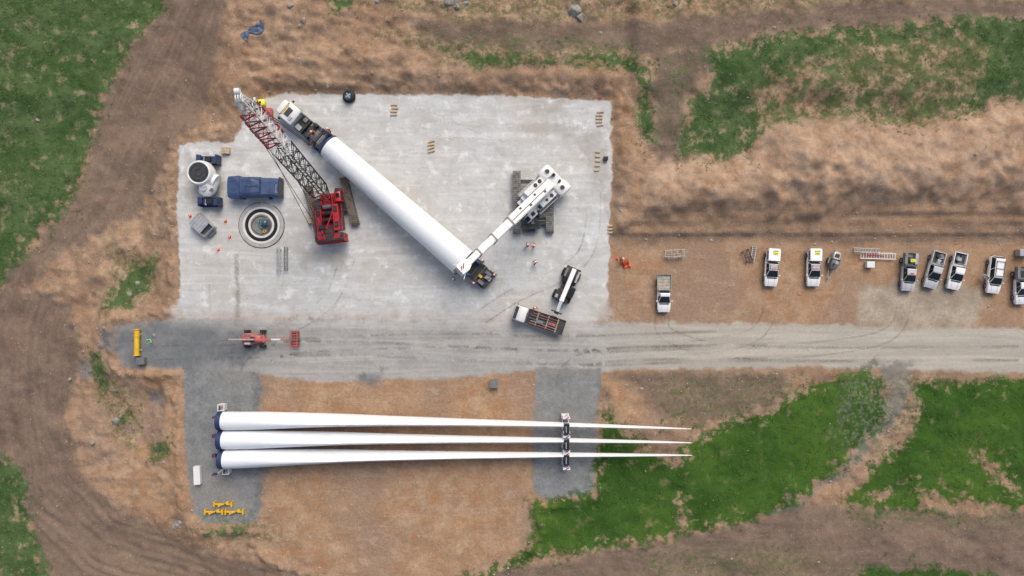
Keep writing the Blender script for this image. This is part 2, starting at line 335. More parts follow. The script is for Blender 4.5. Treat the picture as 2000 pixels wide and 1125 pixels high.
def ground_material():
    m=newmat('ground_earth_gravel_grass'); t=NT(m); b=t.n['Principled BSDF']
    pos=t.new('ShaderNodeNewGeometry').outputs['Position']
    at=lambda n:t.new('ShaderNodeAttribute',attribute_name=n).outputs['Fac']
    nE=t.noise(pos,0.5,6,0.66); nE2=t.noise(pos,1.6,3,0.7)
    nB=t.noise(pos,0.06,2,0.6); nM=t.noise(pos,0.35,4,0.65); nF=t.noise(pos,2.2,4,0.75); nG=t.noise(pos,9,1,0.7)
    def mask(a,amp,soft,nn=None):
        e=t.math('MULTIPLY',t.math('SUBTRACT',nn or nE,0.5),amp)
        return t.mapr(t.math('ADD',at(a),e),-soft,soft)
    def two(c1,c2,n,a=.35,bb=.65): return t.mix(t.mapr(n,a,bb),c1,c2)
    vor=t.new('ShaderNodeTexVoronoi',{'Scale':2.6,'Vector':pos}); vd=vor.outputs['Distance']
    vcol=t.new('ShaderNodeSeparateColor',{0:vor.outputs['Color']})
    stone=t.math('MULTIPLY',t.mapr(vd,0.20,0.10),t.mapr(vcol.outputs[0],0.62,0.85)); v2=nG
    strv=t.scalev(pos,(0.16,1.0,1.0)); st1=t.noise(strv,0.9,4,0.65,0.9)
    sp=t.new('ShaderNodeSeparateXYZ',{0:pos})
    col=two(C(166,140,116),C(136,113,94),nM); col=t.mix(t.mapr(nB,.4,.65,0,.5),col,C(150,118,92)); col=t.mix(t.mapr(nE,.52,.68,0,.6),col,C(180,158,134)); col=t.mix(t.mapr(nE,.47,.36,0,.35),col,C(140,128,116))
    fl=at('a_flow')
    cmb=t.new('ShaderNodeCombineXYZ',{0:fl,1:t.math('MULTIPLY',sp.outputs[1],0.05),2:t.math('MULTIPLY',sp.outputs[0],0.02)}).outputs[0]
    west=t.mapr(sp.outputs[0],-20,-28)
    rut=t.math('ADD',t.math('MULTIPLY',t.noise(cmb,1.1,3,0.6),west),t.math('MULTIPLY',st1,t.math('SUBTRACT',1.0,west)))
    br=two(C(124,107,95),C(105,90,79),nM,.3,.7); br=t.mix(t.mapr(rut,.42,.68,0,.4),br,C(139,122,107)); br=t.mix(t.mapr(nB,.45,.65,0,.45),br,C(136,116,99)); br=t.mix(t.mapr(nE,.52,.68,0,.3),br,C(98,83,73))
    col=t.mix(mask('a_brown',4.2,.8),col,br)
    cl=two(C(172,143,116),C(148,120,95),nM,.3,.7); cl=t.mix(t.mapr(nE,.5,.66,0,.6),cl,C(160,116,80)); cl=t.mix(t.mapr(nB,.44,.60,0,.75),cl,C(144,123,107)); cl=t.mix(t.mapr(nE,.46,.36,0,.45),cl,C(178,158,136))
    cl=t.mix(t.mapr(st1,.52,.72,0,.3),cl,C(184,160,135))
    col=t.mix(mask('a_clay',4.2,1.0),col,cl)
    mo=two(C(176,152,130),C(154,128,106),nM,.35,.65); mo=t.mix(t.mapr(nE,.5,.66,0,.5),mo,C(158,124,95)); mo=t.mix(t.mapr(nB,.46,.62,0,.5),mo,C(166,144,124))
    col=t.mix(mask('a_mound',2.6,.5),col,mo)
    swv=t.scalev(pos,(0.035,0.6,1.0)); sw=t.noise(swv,1.2,4,0.55,1.0)
    strip=two(C(160,133,109),C(130,107,89),st1,.35,.65); strip=t.mix(t.mapr(nE,.5,.64,0,.6),strip,C(150,118,90))
    col=t.mix(t.math('MULTIPLY',mask('a_strip',5.0,2.4),.65),col,strip)
    col=t.mix(t.math('MULTIPLY',stone,.5),col,C(190,174,156))
    ro=two(C(160,160,157),C(147,146,143),nM,.3,.7); ro=t.mix(t.mapr(sw,.4,.66,0,.6),ro,C(180,178,172))
    wd=t.mapr(sp.outputs[0],-28,-44); ro=t.mix(t.math('MULTIPLY',wd,.75),ro,C(124,126,127))
    east_=t.mapr(sp.outputs[0],6,26); ro=t.mix(t.math('MULTIPLY',east_,.65),ro,two(C(190,182,167),C(164,156,142),sw,.36,.6))
    col=t.mix(mask('a_road',1.8,.35),col,ro)
    dk=two(C(138,140,140),C(116,119,121),nE,.3,.7); dk=t.mix(t.mapr(v2,.55,.8,0,.4),dk,C(86,89,93)); dk=t.mix(t.mapr(nB,.45,.6,0,.4),dk,C(142,138,130))
    col=t.mix(mask('a_dark',1.5,.25),col,dk)
    dl=two(C(118,121,124),C(98,102,106),nE)
    col=t.mix(t.math('MULTIPLY',mask('a_darkl',3.4,.8),.8),col,dl)
    gt=two(C(140,134,126),C(116,113,109),nE); gt=t.mix(t.mapr(v2,.5,.7,0,.35),gt,C(102,106,110))
    col=t.mix(t.math('MULTIPLY',mask('a_gtrack',6,.6),.8),col,gt)
    col=t.mix(t.math('MULTIPLY',mask('a_light',3.5,.8),.85),col,two(C(176,167,151),C(150,140,126),nM))
    # pale crushed rock pad
    pa=two(C(196,198,198),C(186,187,186),st1,.35,.65); pa=t.mix(t.mapr(nM,.46,.64,0,.6),pa,C(176,175,171)); pa=t.mix(t.mapr(nB,.48,.62,0,.55),pa,C(184,179,171))
    pa=t.mix(t.mapr(sw,.5,.68,0,.45),pa,C(211,213,213)); pa=t.mix(t.mapr(nE,.54,.68,0,.45),pa,C(166,165,161)); pa=t.mix(t.mapr(nE,.46,.34,0,.7),pa,C(218,220,220)); pa=t.mix(t.mapr(nF,.56,.72,0,.35),pa,C(158,158,156))
    pa=t.mix(t.math('MULTIPLY',mask('a_damp',3.8,.8),.5),pa,C(156,150,140))
    psoft=t.mapr(sp.outputs[1],-3.4,-1.2,2.0,.16)
    pe=t.mapr(sp.outputs[1],-3.4,-1.2,5.0,1.7)
    pm=t.mapr(t.math('ADD',at('a_pad'),t.math('MULTIPLY',t.math('SUBTRACT',nE,.5),pe)),t.math('MULTIPLY',psoft,-1.0),psoft)
    col=t.mix(pm,col,pa)
    # grass
    g=two(C(84,104,66),C(60,84,46),nM,.35,.65); g=t.mix(t.mapr(nE,.5,.66,0,.75),g,C(110,118,86)); g=t.mix(t.mapr(nF,.48,.68,0,.5),g,C(44,64,34))
    gl=two(C(62,94,38),C(48,78,28),nM,.3,.7); gl=t.mix(t.mapr(nB,.42,.62,0,.6),gl,C(78,106,42)); gl=t.mix(t.mapr(nF,.5,.7,0,.35),gl,C(38,62,22)); gl=t.mix(t.mapr(nE,.56,.7,0,.25),gl,C(90,98,54))
    g=t.mix(mask('a_lush',1,.8),g,gl)
    inn=t.mapr(at('a_grass'),5,.3); lm=t.mapr(at('a_lush'),.5,3,1,.35)
    bare=t.math('MULTIPLY',t.math('MULTIPLY',t.mapr(nE,.55,.66,0,.75),t.math('ADD',.45,t.math('MULTIPLY',inn,.55))),lm)
    thin=t.math('MULTIPLY',mask('a_thin',5,2.0),t.mapr(nE,.44,.56,0.15,.85))
    gm=t.math('MULTIPLY',mask('a_grass',8.5,.6),t.math('MULTIPLY',t.math('SUBTRACT',1.0,bare),t.math('SUBTRACT',1.0,thin)))
    col=t.mix(gm,col,g)
    sm=t.math('MULTIPLY',mask('a_sparse',4,1.4),t.mapr(nE2,.46,.58,0,.65))
    hard=t.math('MAXIMUM',mask('a_pad',1,.3),mask('a_road',1,.3))
    sm=t.math('MULTIPLY',sm,t.math('SUBTRACT',1.0,hard))
    col=t.mix(sm,col,C(86,100,60))
    col=t.mix(t.math('MULTIPLY',mask('a_wet',6,2.0),t.mapr(nE2,.46,.62,0,.55)),col,C(122,124,122))
    grit=t.mapr(nF,.25,.75,.80,1.18,False); grit2=t.mapr(nG,.25,.75,.80,1.20,False)
    gg=t.math('MULTIPLY',grit,grit2)
    gc=t.new('ShaderNodeCombineColor',{0:gg,1:gg,2:gg}).outputs[0]
    softn=t.math('MAXIMUM',mask('a_pad',1,.3),t.math('MULTIPLY',mask('a_road',1,.3),.7))
    gcol=t.mix(t.math('MULTIPLY',softn,.6),gc,(1,1,1,1))
    col=t.mix(1.0,col,gcol,'MULTIPLY')
    t.set(b,'Base Color',col); t.set(b,'Roughness',.95); t.set(b,'Specular IOR Level',.12)
    hgt=t.math('ADD',t.math('MULTIPLY',nF,.45),t.math('ADD',t.math('MULTIPLY',nG,.2),t.math('MULTIPLY',stone,.3)))
    st=t.math('ADD',t.math('MULTIPLY',t.math('SUBTRACT',1.0,hard),.35),.12)
    bp=t.new('ShaderNodeBump',{'Strength':st,'Distance':.35,'Height':hgt}); t.set(b,'Normal',bp.outputs[0])
    return m
GM=ground_material()
ny,nx=X.shape
VX=(X-1000)*S; VY=(562.5-Y)*S
allco=np.stack([VX,VY,H],-1).reshape(-1,3)
ii,jj=np.meshgrid(np.arange(ny-1),np.arange(nx-1),indexing='ij')
q=np.stack([ii*nx+jj,(ii+1)*nx+jj,(ii+1)*nx+jj+1,ii*nx+jj+1],-1).reshape(-1,4)
cen=lambda a:(.25*(a[:-1,:-1]+a[1:,:-1]+a[1:,1:]+a[:-1,1:])).reshape(-1)
PADW=uni(PAD,lx,ly)
cp=cen(PADW); crd=cen(A['a_road']); cdk=cen(A['a_dark']); ccx=cen(X)
reg=np.zeros(len(q),int); reg[cdk>0]=3; reg[(cdk>0)&(ccx>800)]=4; reg[crd>0]=2; reg[cp>0]=1
def sub(name,sel):
    f=q[sel]; used,inv=np.unique(f,return_inverse=True); inv=inv.reshape(-1)
    me=bpy.data.meshes.new(name); n=len(f)
    me.vertices.add(len(used)); me.vertices.foreach_set('co',allco[used].astype(np.float32).ravel())
    me.loops.add(4*n); me.loops.foreach_set('vertex_index',inv.astype(np.int32))
    me.polygons.add(n); me.polygons.foreach_set('loop_start',np.arange(0,4*n,4,dtype=np.int32))
    me.polygons.foreach_set('use_smooth',np.ones(n,bool))
    me.update(calc_edges=True)
    for k,a in A.items():
        at=me.attributes.new(k,'FLOAT','POINT'); at.data.foreach_set('value',a.reshape(-1)[used].astype(np.float32))
    me.materials.append(GM); o=mk(name,me); o['kind']='structure'
    return o
sub('ground',reg==0); sub('gravel_pad',reg==1); sub('access_road',reg==2); sub('gravel_hardstand',reg==3); sub('gravel_hardstand',reg==4)

# tyre marks
def markmat(name,col,strength):
    m=newmat(name); t=NT(m); b=t.n['Principled BSDF']
    pos=t.new('ShaderNodeNewGeometry').outputs['Position']; uv=t.new('ShaderNodeAttribute',attribute_name='across').outputs['Fac']
    n=t.noise(pos,.12,3,.6); n2=t.noise(pos,5,2,.6)
    edge=t.mapr(t.math('ABSOLUTE',uv),1.0,.1)
    f=t.math('MULTIPLY',t.math('MULTIPLY',t.mapr(n,.3,.65),t.mapr(n2,.2,.7)),t.math('MULTIPLY',edge,strength))
    tr=t.new('ShaderNodeBsdfTransparent'); mx=t.new('ShaderNodeMixShader',{0:f,1:tr.outputs[0],2:b.outputs[0]})
    t.set(b,'Base Color',col); t.set(b,'Roughness',.95); t.set(b,'Specular IOR Level',.1)
    t.l.new(mx.outputs[0],t.n['Material Output'].inputs[0]); return m
MKD=markmat('dark_tyre_mark',C(124,120,113),.45); MKL=markmat('pale_tyre_mark',C(218,216,210),.5); MKB=markmat('earth_tyre_mark',C(124,99,78),.3)
def smoothpl(pts,n=8):
    pts=[Vector(p) for p in pts]; o=[]
    for i in range(len(pts)-1):
        p0=pts[max(i-1,0)];p1=pts[i];p2=pts[i+1];p3=pts[min(i+2,len(pts)-1)]
        for k in range(n):
            t=k/n; o.append(.5*((2*p1)+(p2-p0)*t+(2*p0-5*p1+4*p2-p3)*t*t+(3*p1-p0-3*p2+p3)*t**3))
    o.append(pts[-1]); return o
mkz=[0.022]
def marks(pts,m,w=.35,gauge=1.9,dual=True):
    pl=smoothpl([(P(x,y).x,P(x,y).y) for x,y in pts])
    for off in ((-gauge/2,gauge/2) if dual else (0,)):
        mkz[0]+=.0012
        vs=[];fs=[];ac=[]
        for i,p in enumerate(pl):
            d=(pl[min(i+1,len(pl)-1)]-pl[max(i-1,0)]).normalized(); nn=Vector((-d.y,d.x))
            for sgn in(-1,0,1):
                c=p+nn*(off+sgn*w/2); vs.append((c.x,c.y,mkz[0])); ac.append(float(sgn))
        for i in range(len(pl)-1):
            for j in(0,1): fs.append((i*3+j,i*3+j+1,i*3+j+4,i*3+j+3))
        me=bpy.data.meshes.new('tyre_mark'); me.from_pydata(vs,[],fs); a=me.attributes.new('across','FLOAT','POINT'); a.data.foreach_set('value',ac)
        me.materials.append(m); o=mk('tyre_mark',me); o['kind']='structure'
marks([(690,470),(670,530),(640,590),(560,640),(430,680),(300,690)],MKD,.45)
marks([(1990,665),(1700,668),(1400,672),(1190,680),(1080,690),(800,700),(500,690)],MKL,.8)
marks([(1990,690),(1700,692),(1400,692),(1150,700),(900,690),(640,680),(380,690)],MKD,.7)
marks([(480,760),(490,715),(560,680),(700,670),(900,665),(1100,670),(1400,660)],MKD,.6)
marks([(1100,780),(1105,730),(1150,700),(1250,690),(1500,686)],MKD,.6)
marks([(620,230),(700,300),(860,320),(980,420),(960,600)],MKL,.7)
marks([(1150,230),(1000,260),(850,250),(700,220)],MKL,.8); marks([(1160,300),(1000,300),(820,230),(640,200)],MKL,.5,2.4)
marks([(1150,560),(1000,560),(820,580),(620,560),(480,600)],MKL,.6,2.2); marks([(940,620),(1000,580),(1140,500),(1160,350)],MKD,.4,2.0)
marks([(402,555),(404,618)],MKD,.5,1.0); marks([(462,495),(465,620)],MKD,1.0,0,False); marks([(550,470),(548,560)],MKL,.6,.8)
marks([(1503,570),(1500,620),(1460,660),(1350,680)],MKB,.4)
marks([(1768,575),(1750,640),(1680,670),(1500,690)],MKB,.4); marks([(1294,612),(1300,650),(1380,680),(1500,690)],MKB,.4)

# small stones + grass (uncountable)
def stones():
    N=26000; px=RNG.uniform(-60,2060,N); py=RNG.uniform(-60,1185,N)
    hard=np.maximum.reduce([sample(k,px,py) for k in('a_pad','a_road','a_dark')]); hard=np.maximum(hard,sample(PADW,px,py))
    g=sample('a_grass',px,py); n=vn(px,py,45,900); brn=sample('a_brown',px,py)
    flatp=sample(flat,px,py)
    prob=np.where(flatp>0,.05,.3+.55*(n>.6)); prob=np.where(brn>0,.14,prob); prob=np.where(np.abs(flatp+1.2)<1.3,.9,prob); prob=np.where(g>0,.02,prob)
    k=(hard<-.1)&(RNG.rand(N)<prob); px=px[k];py=py[k]; n=len(px); z=sample(H,px,py)
    r=.04+.10*RNG.rand(n)**2.5+ .16*(RNG.rand(n)<.025)
    base=np.array([(1,0,0),(0,1,0),(-1,0,0),(0,-1,0),(0,0,1),(0,0,-1)],float)
    V=base[None]*(r[:,None,None])*RNG.uniform(.6,1.3,(n,6,3)); V[:,:,2]*=.7
    a=RNG.rand(n)*6.28; ca,sa=np.cos(a),np.sin(a); x=V[:,:,0]*ca[:,None]-V[:,:,1]*sa[:,None]; y=V[:,:,0]*sa[:,None]+V[:,:,1]*ca[:,None]
    V[:,:,0]=x+((px-1000)*S)[:,None]; V[:,:,1]=y+((562.5-py)*S)[:,None]; V[:,:,2]+=z[:,None]+.02
    F=np.array([(0,1,4),(1,2,4),(2,3,4),(3,0,4),(1,0,5),(2,1,5),(3,2,5),(0,3,5)])
    F=(F[None]+(np.arange(n)*6)[:,None,None]).reshape(-1,3)
    me=bpy.data.meshes.new('loose_stones'); me.from_pydata(V.reshape(-1,3).tolist(),[],F.tolist())
    m=newmat('loose_stone'); t=NT(m); b=t.n['Principled BSDF']; pos=t.new('ShaderNodeNewGeometry').outputs['Position']
    t.set(b,'Base Color',t.mix(t.noise(pos,1.2,2),C(196,180,162),C(108,97,88))); t.set(b,'Roughness',.9)
    me.materials.append(m); o=mk('loose_stones',me); o['kind']='stuff'
stones()
def tufts():
    N=54000; px=RNG.uniform(-60,2060,N); py=RNG.uniform(-60,1185,N)
    g=sample('a_grass',px,py); sp=sample('a_sparse',px,py); th=sample('a_thin',px,py); hard=np.maximum.reduce([sample(k,px,py) for k in('a_pad','a_road','a_dark')])
    n=fbm(px,py,22,950,3)
    k=(hard<-1)&(((g+(n-.5)*9)>0)&(RNG.rand(N)<np.where(th>0,.3,.8))|((sp>0)&(n>.55)&(RNG.rand(N)<.25))); px=px[k];py=py[k];n=len(px); z=sample(H,px,py)
    B=5; h=RNG.uniform(.08,.26,(n,B)); a=RNG.rand(n,B)*6.28; lean=RNG.uniform(.08,.30,(n,B)); w=RNG.uniform(.03,.07,(n,B))
    ox=((px-1000)*S)[:,None]+RNG.uniform(-.18,.18,(n,B)); oy=((562.5-py)*S)[:,None]+RNG.uniform(-.18,.18,(n,B)); zz=np.repeat((z-.02)[:,None],B,1)
    V=np.stack([np.stack([ox-np.sin(a)*w,oy+np.cos(a)*w,zz],-1),np.stack([ox+np.sin(a)*w,oy-np.cos(a)*w,zz],-1),np.stack([ox+np.cos(a)*lean,oy+np.sin(a)*lean,zz+h],-1)],2)
    nT=n*B; me=bpy.data.meshes.new('meadow_grass'); me.vertices.add(nT*3); me.vertices.foreach_set('co',V.astype(np.float32).ravel())
    me.loops.add(nT*3); me.loops.foreach_set('vertex_index',np.arange(nT*3,dtype=np.int32)); me.polygons.add(nT); me.polygons.foreach_set('loop_start',np.arange(0,nT*3,3,dtype=np.int32)); me.update(calc_edges=True)
    m=newmat('grass_blades'); t=NT(m); b=t.n['Principled BSDF']; pos=t.new('ShaderNodeNewGeometry').outputs['Position']
    c1=t.mix(t.mapr(t.noise(pos,.8,3,.7),.35,.65),C(100,122,70),C(62,92,40)); c1=t.mix(t.mapr(t.noise(pos,6,1,.7),.5,.65,0,.3),c1,C(134,138,96))
    east=t.math('MULTIPLY',t.mapr(t.new('ShaderNodeSeparateXYZ',{0:pos}).outputs[0],0,8),t.mapr(t.new('ShaderNodeSeparateXYZ',{0:pos}).outputs[1],-8,-14)); c1=t.mix(t.math('MULTIPLY',east,.75),c1,C(64,96,36))
    t.set(b,'Base Color',c1); t.set(b,'Roughness',.8)
    me.materials.append(m); o=mk('meadow_grass',me); o['kind']='stuff'
tufts()

def rockmesh(seed,r):
    import bmesh
    bm=bmesh.new(); bmesh.ops.create_icosphere(bm,subdivisions=3,radius=r); rr=random.Random(seed)
    ds=[(Vector((rr.uniform(-1,1),rr.uniform(-1,1),rr.uniform(-.6,1))).normalized(),rr.uniform(.55,.85)) for _ in range(9)]
    for v in bm.verts:
        for d,k in ds:
            e=v.co.dot(d)-r*k
            if e>0: v.co-=d*e*.9
        v.co.z*=.7
    me=bpy.data.meshes.new('boulder'); bm.to_mesh(me); bm.free(); me.materials.append(ROCK); return me
for i,(x,y,r) in enumerate([(882,8,1.1),(905,4,.9),(894,22,.5),(1122,30,1.0),(1130,42,.8),(1128,2,.8),(910,16,.5),(345,1026,.6),(352,1020,.4),(338,1032,.4),(212,826,.6),(222,818,.35),(245,575,.5),(258,553,.4),(205,640,.35),(170,870,.35),(318,905,.3),(300,655,.3),(1312,22,.4),(740,10,.4),(120,745,.3),(60,230,.3),(1170,70,.35),(600,50,.5),(575,20,.5)]):
    o=mk('boulder',rockmesh(i,r),None,P(x,y)+Vector((0,0,GZ(x,y)+.1*r)),(0,0,i*1.3)); tag(o,'weathered grey boulder half sunk in rough earth','boulder','boulders left around the site')

# ---------------------------------------------------------------- lattice + tracks
def lattice(mb,p1,p2,w1,w2,m,bays,side,rc=.09,rb=.055,d1=None,d2=None):
    p1=Vector(p1);p2=Vector(p2); a=(p2-p1).normalized(); s=Vector(side); s=(s-a*s.dot(a)).normalized(); u=a.cross(s)
    d1=d1 or w1; d2=d2 or w2
    pr=None
    for i in range(bays+1):
        t=i/bays; c=p1.lerp(p2,t); w=(w1+(w2-w1)*t)/2; d=(d1+(d2-d1)*t)/2
        cs=[c+s*w+u*d,c-s*w+u*d,c-s*w-u*d,c+s*w-u*d]
        if i%2==0:
            for k in range(4): mb.beam(cs[k],cs[(k+1)%4],rb,m)
        if pr:
            for k in range(4):
                mb.beam(pr[k],cs[k],rc,m); j=(k+1)%4
                if i%2: mb.beam(pr[k],cs[j],rb,m)
                else: mb.beam(pr[j],cs[k],rb,m)
        pr=cs
def track(par,T,L,W,Ht,m,nm='crawler_track'):
    mb=MB(T); r=Ht/2; st=L-Ht; per=2*st+2*math.pi*r; n=int(per/.28)
    for i in range(n):
        d=i/n*per
        if d<st: x,z,a=-st/2+d,Ht,0
        elif d<st+math.pi*r: q=(d-st)/r; x,z,a=st/2+r*math.sin(q),r+r*math.cos(q),q
        elif d<2*st+math.pi*r: x,z,a=st/2-(d-st-math.pi*r),0,math.pi
        else: q=(d-2*st-math.pi*r)/r; x,z,a=-st/2-r*math.sin(q),r-r*math.cos(q),math.pi+q
        mb.box((x,0,z+ .03),(.22,W,.07),m,ry=a)
        mb.box((x,0,z+.07 if a<1 else z+.03),(.06,W*.96,.05),m,ry=a)
    mb.box((0,0,r),(st,W*.55,Ht*.62),DGREY)
    for sx in(-1,1): mb.cyl((sx*st/2,-W*.36,r),(sx*st/2,W*.36,r),r*.8,DGREY,seg=16)
    for k in range(5): mb.cyl((-st*.4+k*st*.2,-W*.34,.28),(-st*.4+k*st*.2,W*.34,.28),.22,BLACK,seg=10)
    return mb.obj(nm,par)
def railwalk(E,B,x0,x1,y,w,z,m,rm,s):
    mb=MB(B); mb.box(((x0+x1)/2,s*y,z),(x1-x0,w,.05),m); n=5; yo=s*(y+w/2)
    for k in range(n): mb.cyl((x0+.05+k*(x1-x0-.1)/(n-1),yo,z),(x0+.05+k*(x1-x0-.1)/(n-1),yo,z+1),.025,rm,seg=6)
    mb.cyl((x0,yo,z+1),(x1,yo,z+1),.03,rm,seg=6); mb.obj('walkway',E)

# ---------------------------------------------------------------- red crawler crane
def red_crane():
    c=P(648,404); th=math.radians(96); tt=math.radians(104.5)
    E=thing('crawler_crane','red crawler crane with tall black and white lattice boom on gravel','crane',c)
    B=lookT((0,0,0),th); Tr=lookT((0,0,0),tt)
    for sy in(-2.75,2.45): track(E,Tr@Matrix.Translation((0,sy,0)),6.9,1.05,1.15,RUST)
    mb=MB(Tr); mb.box((0,0,.75),(2.6,4.6,.5),DGREY); mb.cyl((0,0,.95),(0,0,1.5),1.1,DGREY,seg=24)
    for sx in(-1.1,1.1): mb.box((sx,0,.62),(.5,4.7,.55),RED)
    mb.obj('undercarriage',E,.03)
    mb=MB(B); mb.box((-1.4,0,1.75),(6.0,1.9,.4),RED); mb.box((-2.4,1.2,2.45),(3.4,.85,1.1),RED); mb.box((-1.9,-1.2,2.6),(3.6,.8,1.3),RED)
    mb.box((-3.4,0,2.3),(1.0,1.4,.7),DGREY); mb.box((-.2,1.15,2.1),(.9,.6,.5),DGREY); mb.box((.5,.75,2.1),(1.2,.18,.9),RED); mb.box((.5,-.75,2.1),(1.2,.18,.9),RED); mb.box((-3.9,1.45,2.2),(.5,.6,.6),RED)
    mb.obj('machinery_house',E,.05)
    for x,yy,z in((-1.2,1.2,3.0),(-3.2,1.2,3.0),(-.8,-1.2,3.25),(-2.9,-1.2,3.25)):
        mb=MB(B); mb.box((x,yy,z+.03),(.8,.5,.06),BLACK); mb.cyl((x,yy,z+.03),(x,yy,z+.12),.18,DGREY,seg=14); mb.obj('engine_vent',E)
    for x,y in((-2.1,-.75),(-2.6,.7)): MB(B).cyl((x,y,2.8),(x,y,3.8),.1,DGREY).obj('exhaust_pipe',E)
    for k in range(4):
        mb=MB(B); mb.box((-4.7+.06*k,0,1.35+k*.55),(1.15-.05*k,4.2-.12*k,.5),RED if k<3 else DGREY)
        mb.box((-4.7+.06*k,1.6,1.62+k*.55),(.4,.5,.06),BLACK); mb.box((-4.7+.06*k,-1.6,1.62+k*.55),(.4,.5,.06),BLACK); mb.obj('counterweight',E,.03)
    for x,y,dx,dy in((-4.5,1.0,.6,1.1),(-4.5,-1.1,.6,.9)): MB(B).box((x,y,3.3),(dx,dy,.1),RED).obj('counterweight_cap',E,.02)
    for k in range(4): MB(B).box((-5.30,-1.9+.22*k,1.6),(.04,.12,.4),WHITE if k%2 else RED,rx=.4).obj('warning_stripe',E)
    mb=MB(B); mb.rloft([(.2,.45,1.6,3.3),(1.4,.45,1.6,3.35),(2.0,.4,1.7,3.0)],RED,.15)
    o=mb.obj('cab',E); o.location=B.to_3x3()@Vector((0,-1.75,0))
    for cc,dd,ry in(((1.0,-2.22,2.7),(1.2,.03,.8),0),((1.0,-1.28,2.7),(1.2,.03,.8),0),((1.78,-1.75,3.2),(.5,.7,.05),.5),((2.03,-1.75,2.4),(.04,.7,1.0),0),((1.0,-1.75,3.36),(.6,.5,.03),0)):
        g=MB(B); g.box(cc,dd,GLASS,ry=ry); g.obj('window',o,0).location=-o.location
    for k,x in enumerate((-.3,-1.2,-2.1)):
        mb=MB(B); mb.cyl((x,-.62,2.35),(x,.62,2.35),.34,BLACK if k else MGREY,seg=16)
        for s in(-.6,.6): mb.cyl((x,s-.04,2.35),(x,s+.04,2.35),.45,RED,seg=16)
        mb.obj('winch_drum',E)
    railwalk(E,B,-4.0,.2,1.85,.35,2.0,DGREY,RED,1); railwalk(E,B,-3.7,.1,1.85,.35,2.0,DGREY,RED,-1)
    foot=P(641,392,2.4)-c; tip=P(468,192,30)-c; side=B.to_3x3()@Vector((0,1,0)); ax=(tip-foot)
    f=lambda t: foot+ax*t
    up=ax.cross(side).normalized()
    mb=MB(); lattice(mb,f(0),f(.13),.9,1.75,BLACK,3,side,.10,.055,.3,1.7); lattice(mb,f(.13),f(.60),1.75,1.75,BLACK,13,side,.12,.062)
    mb.obj('boom_section',E)
    mb=MB(); lattice(mb,f(.60),f(.88),1.75,1.6,WHITE,8,side,.12,.065); lattice(mb,f(.88),f(1),1.6,.6,WHITE,4,side,.14,.08)
    mb.obj('boom_section',E)
    for t in(.67,.715,.76,.805,.85,.895):
        cc=f(t); w=.87 if t<.83 else (.82 if t<.88 else .76)
        mb=MB(); e=cc+ax*.035
        mb.beam(cc+side*w+up*w,e-side*w+up*w,.12,RED); mb.beam(e-side*w+up*w,e+side*w+up*w,.1,RED); mb.beam(e+side*w+up*w,cc+side*w+up*w,.2,RED)
        mb.beam(cc+side*w+up*w,cc+side*w-up*w,.1,RED); mb.beam(cc+side*w-up*w,e-side*w-up*w,.14,RED); mb.beam(e-side*w-up*w,cc-side*w-up*w,.2,RED)
        mb.obj('boom_marking',E)
    mb=MB()
    for k in(-.25,0,.25): mb.cyl(f(1)+side*(k-.06),f(1)+side*(k+.06),.45,WHITE,seg=18)
    nose=f(1)+Vector((-.1,.6,.3)); mb.beam(f(.97)+side*.3,nose+side*.2,.16,WHITE); mb.beam(f(.97)-side*.3,nose-side*.2,.16,WHITE); mb.cyl(nose-side*.25,nose+side*.25,.3,WHITE,seg=16)
    mb.beam(f(.9)-side*.4,f(.98)-side*1.2,.09,WHITE); mb.beam(f(1)+side*.3,f(.95)+side*1.1,.09,WHITE); mb.cyl(f(.98)-side*1.2,f(.98)-side*1.35,.25,WHITE,seg=12)
    mb.obj('boom_head',E)
    mb=MB(B)
    gt=Vector((-3.6,0,6.2))
    for s in(-.8,.8):
        mb.beam((-1.0,s,2.9),gt+Vector((0,s*.7,0)),.12,RED); mb.beam((-4.3,s,2.9),gt+Vector((0,s*.7,0)),.10,RED)
    mb.beam(gt+Vector((0,-.6,0)),gt+Vector((0,.6,0)),.16,RED); mb.cyl(gt+Vector((0,-.4,0)),gt+Vector((0,.4,0)),.3,BLACK,seg=14)
    mb.obj('gantry',E)
    gw=B@gt; hk=Vector((f(1).x,f(1).y+.4,7.0))
    for a,b,r in([(gw+side*s,f(.97)+side*s*1.2,.035) for s in(-.5,.5)]+[(gw+side*s,f(.6)+side*s-up*.9,.03) for s in(-.25,.25)]+[(f(1)+Vector((s,.4,0)),hk+Vector((s,0,0)),.05) for s in(-.15,.15)]+[(gw+side*1.4,f(.68)+side*1.1,.035)]):
        MB().cyl(a,b,r,BLACK,seg=5).obj('rope',E)
    mb=MB(); mb.box(hk,(.5,.3,.8),DGREY); mb.torus(hk+Vector((0,0,-.55)),.25,.07,BLACK,'Y',16,6); mb.obj('hook_block',E,.03)
    mb=MB(B); mb.beam((1.4,.2,1.8),(1.4,2.4,1.2),.1,RED); mb.tube([(1.2,.6,2.0),(.4,2.6,1.2),(-.5,3.1,.6),(-1.6,3.05,.5)],.03,BLACK); mb.box((-1.6,3.05,.35),(.9,.7,.5),WOOD); mb.obj('access_step',E)
red_crane()

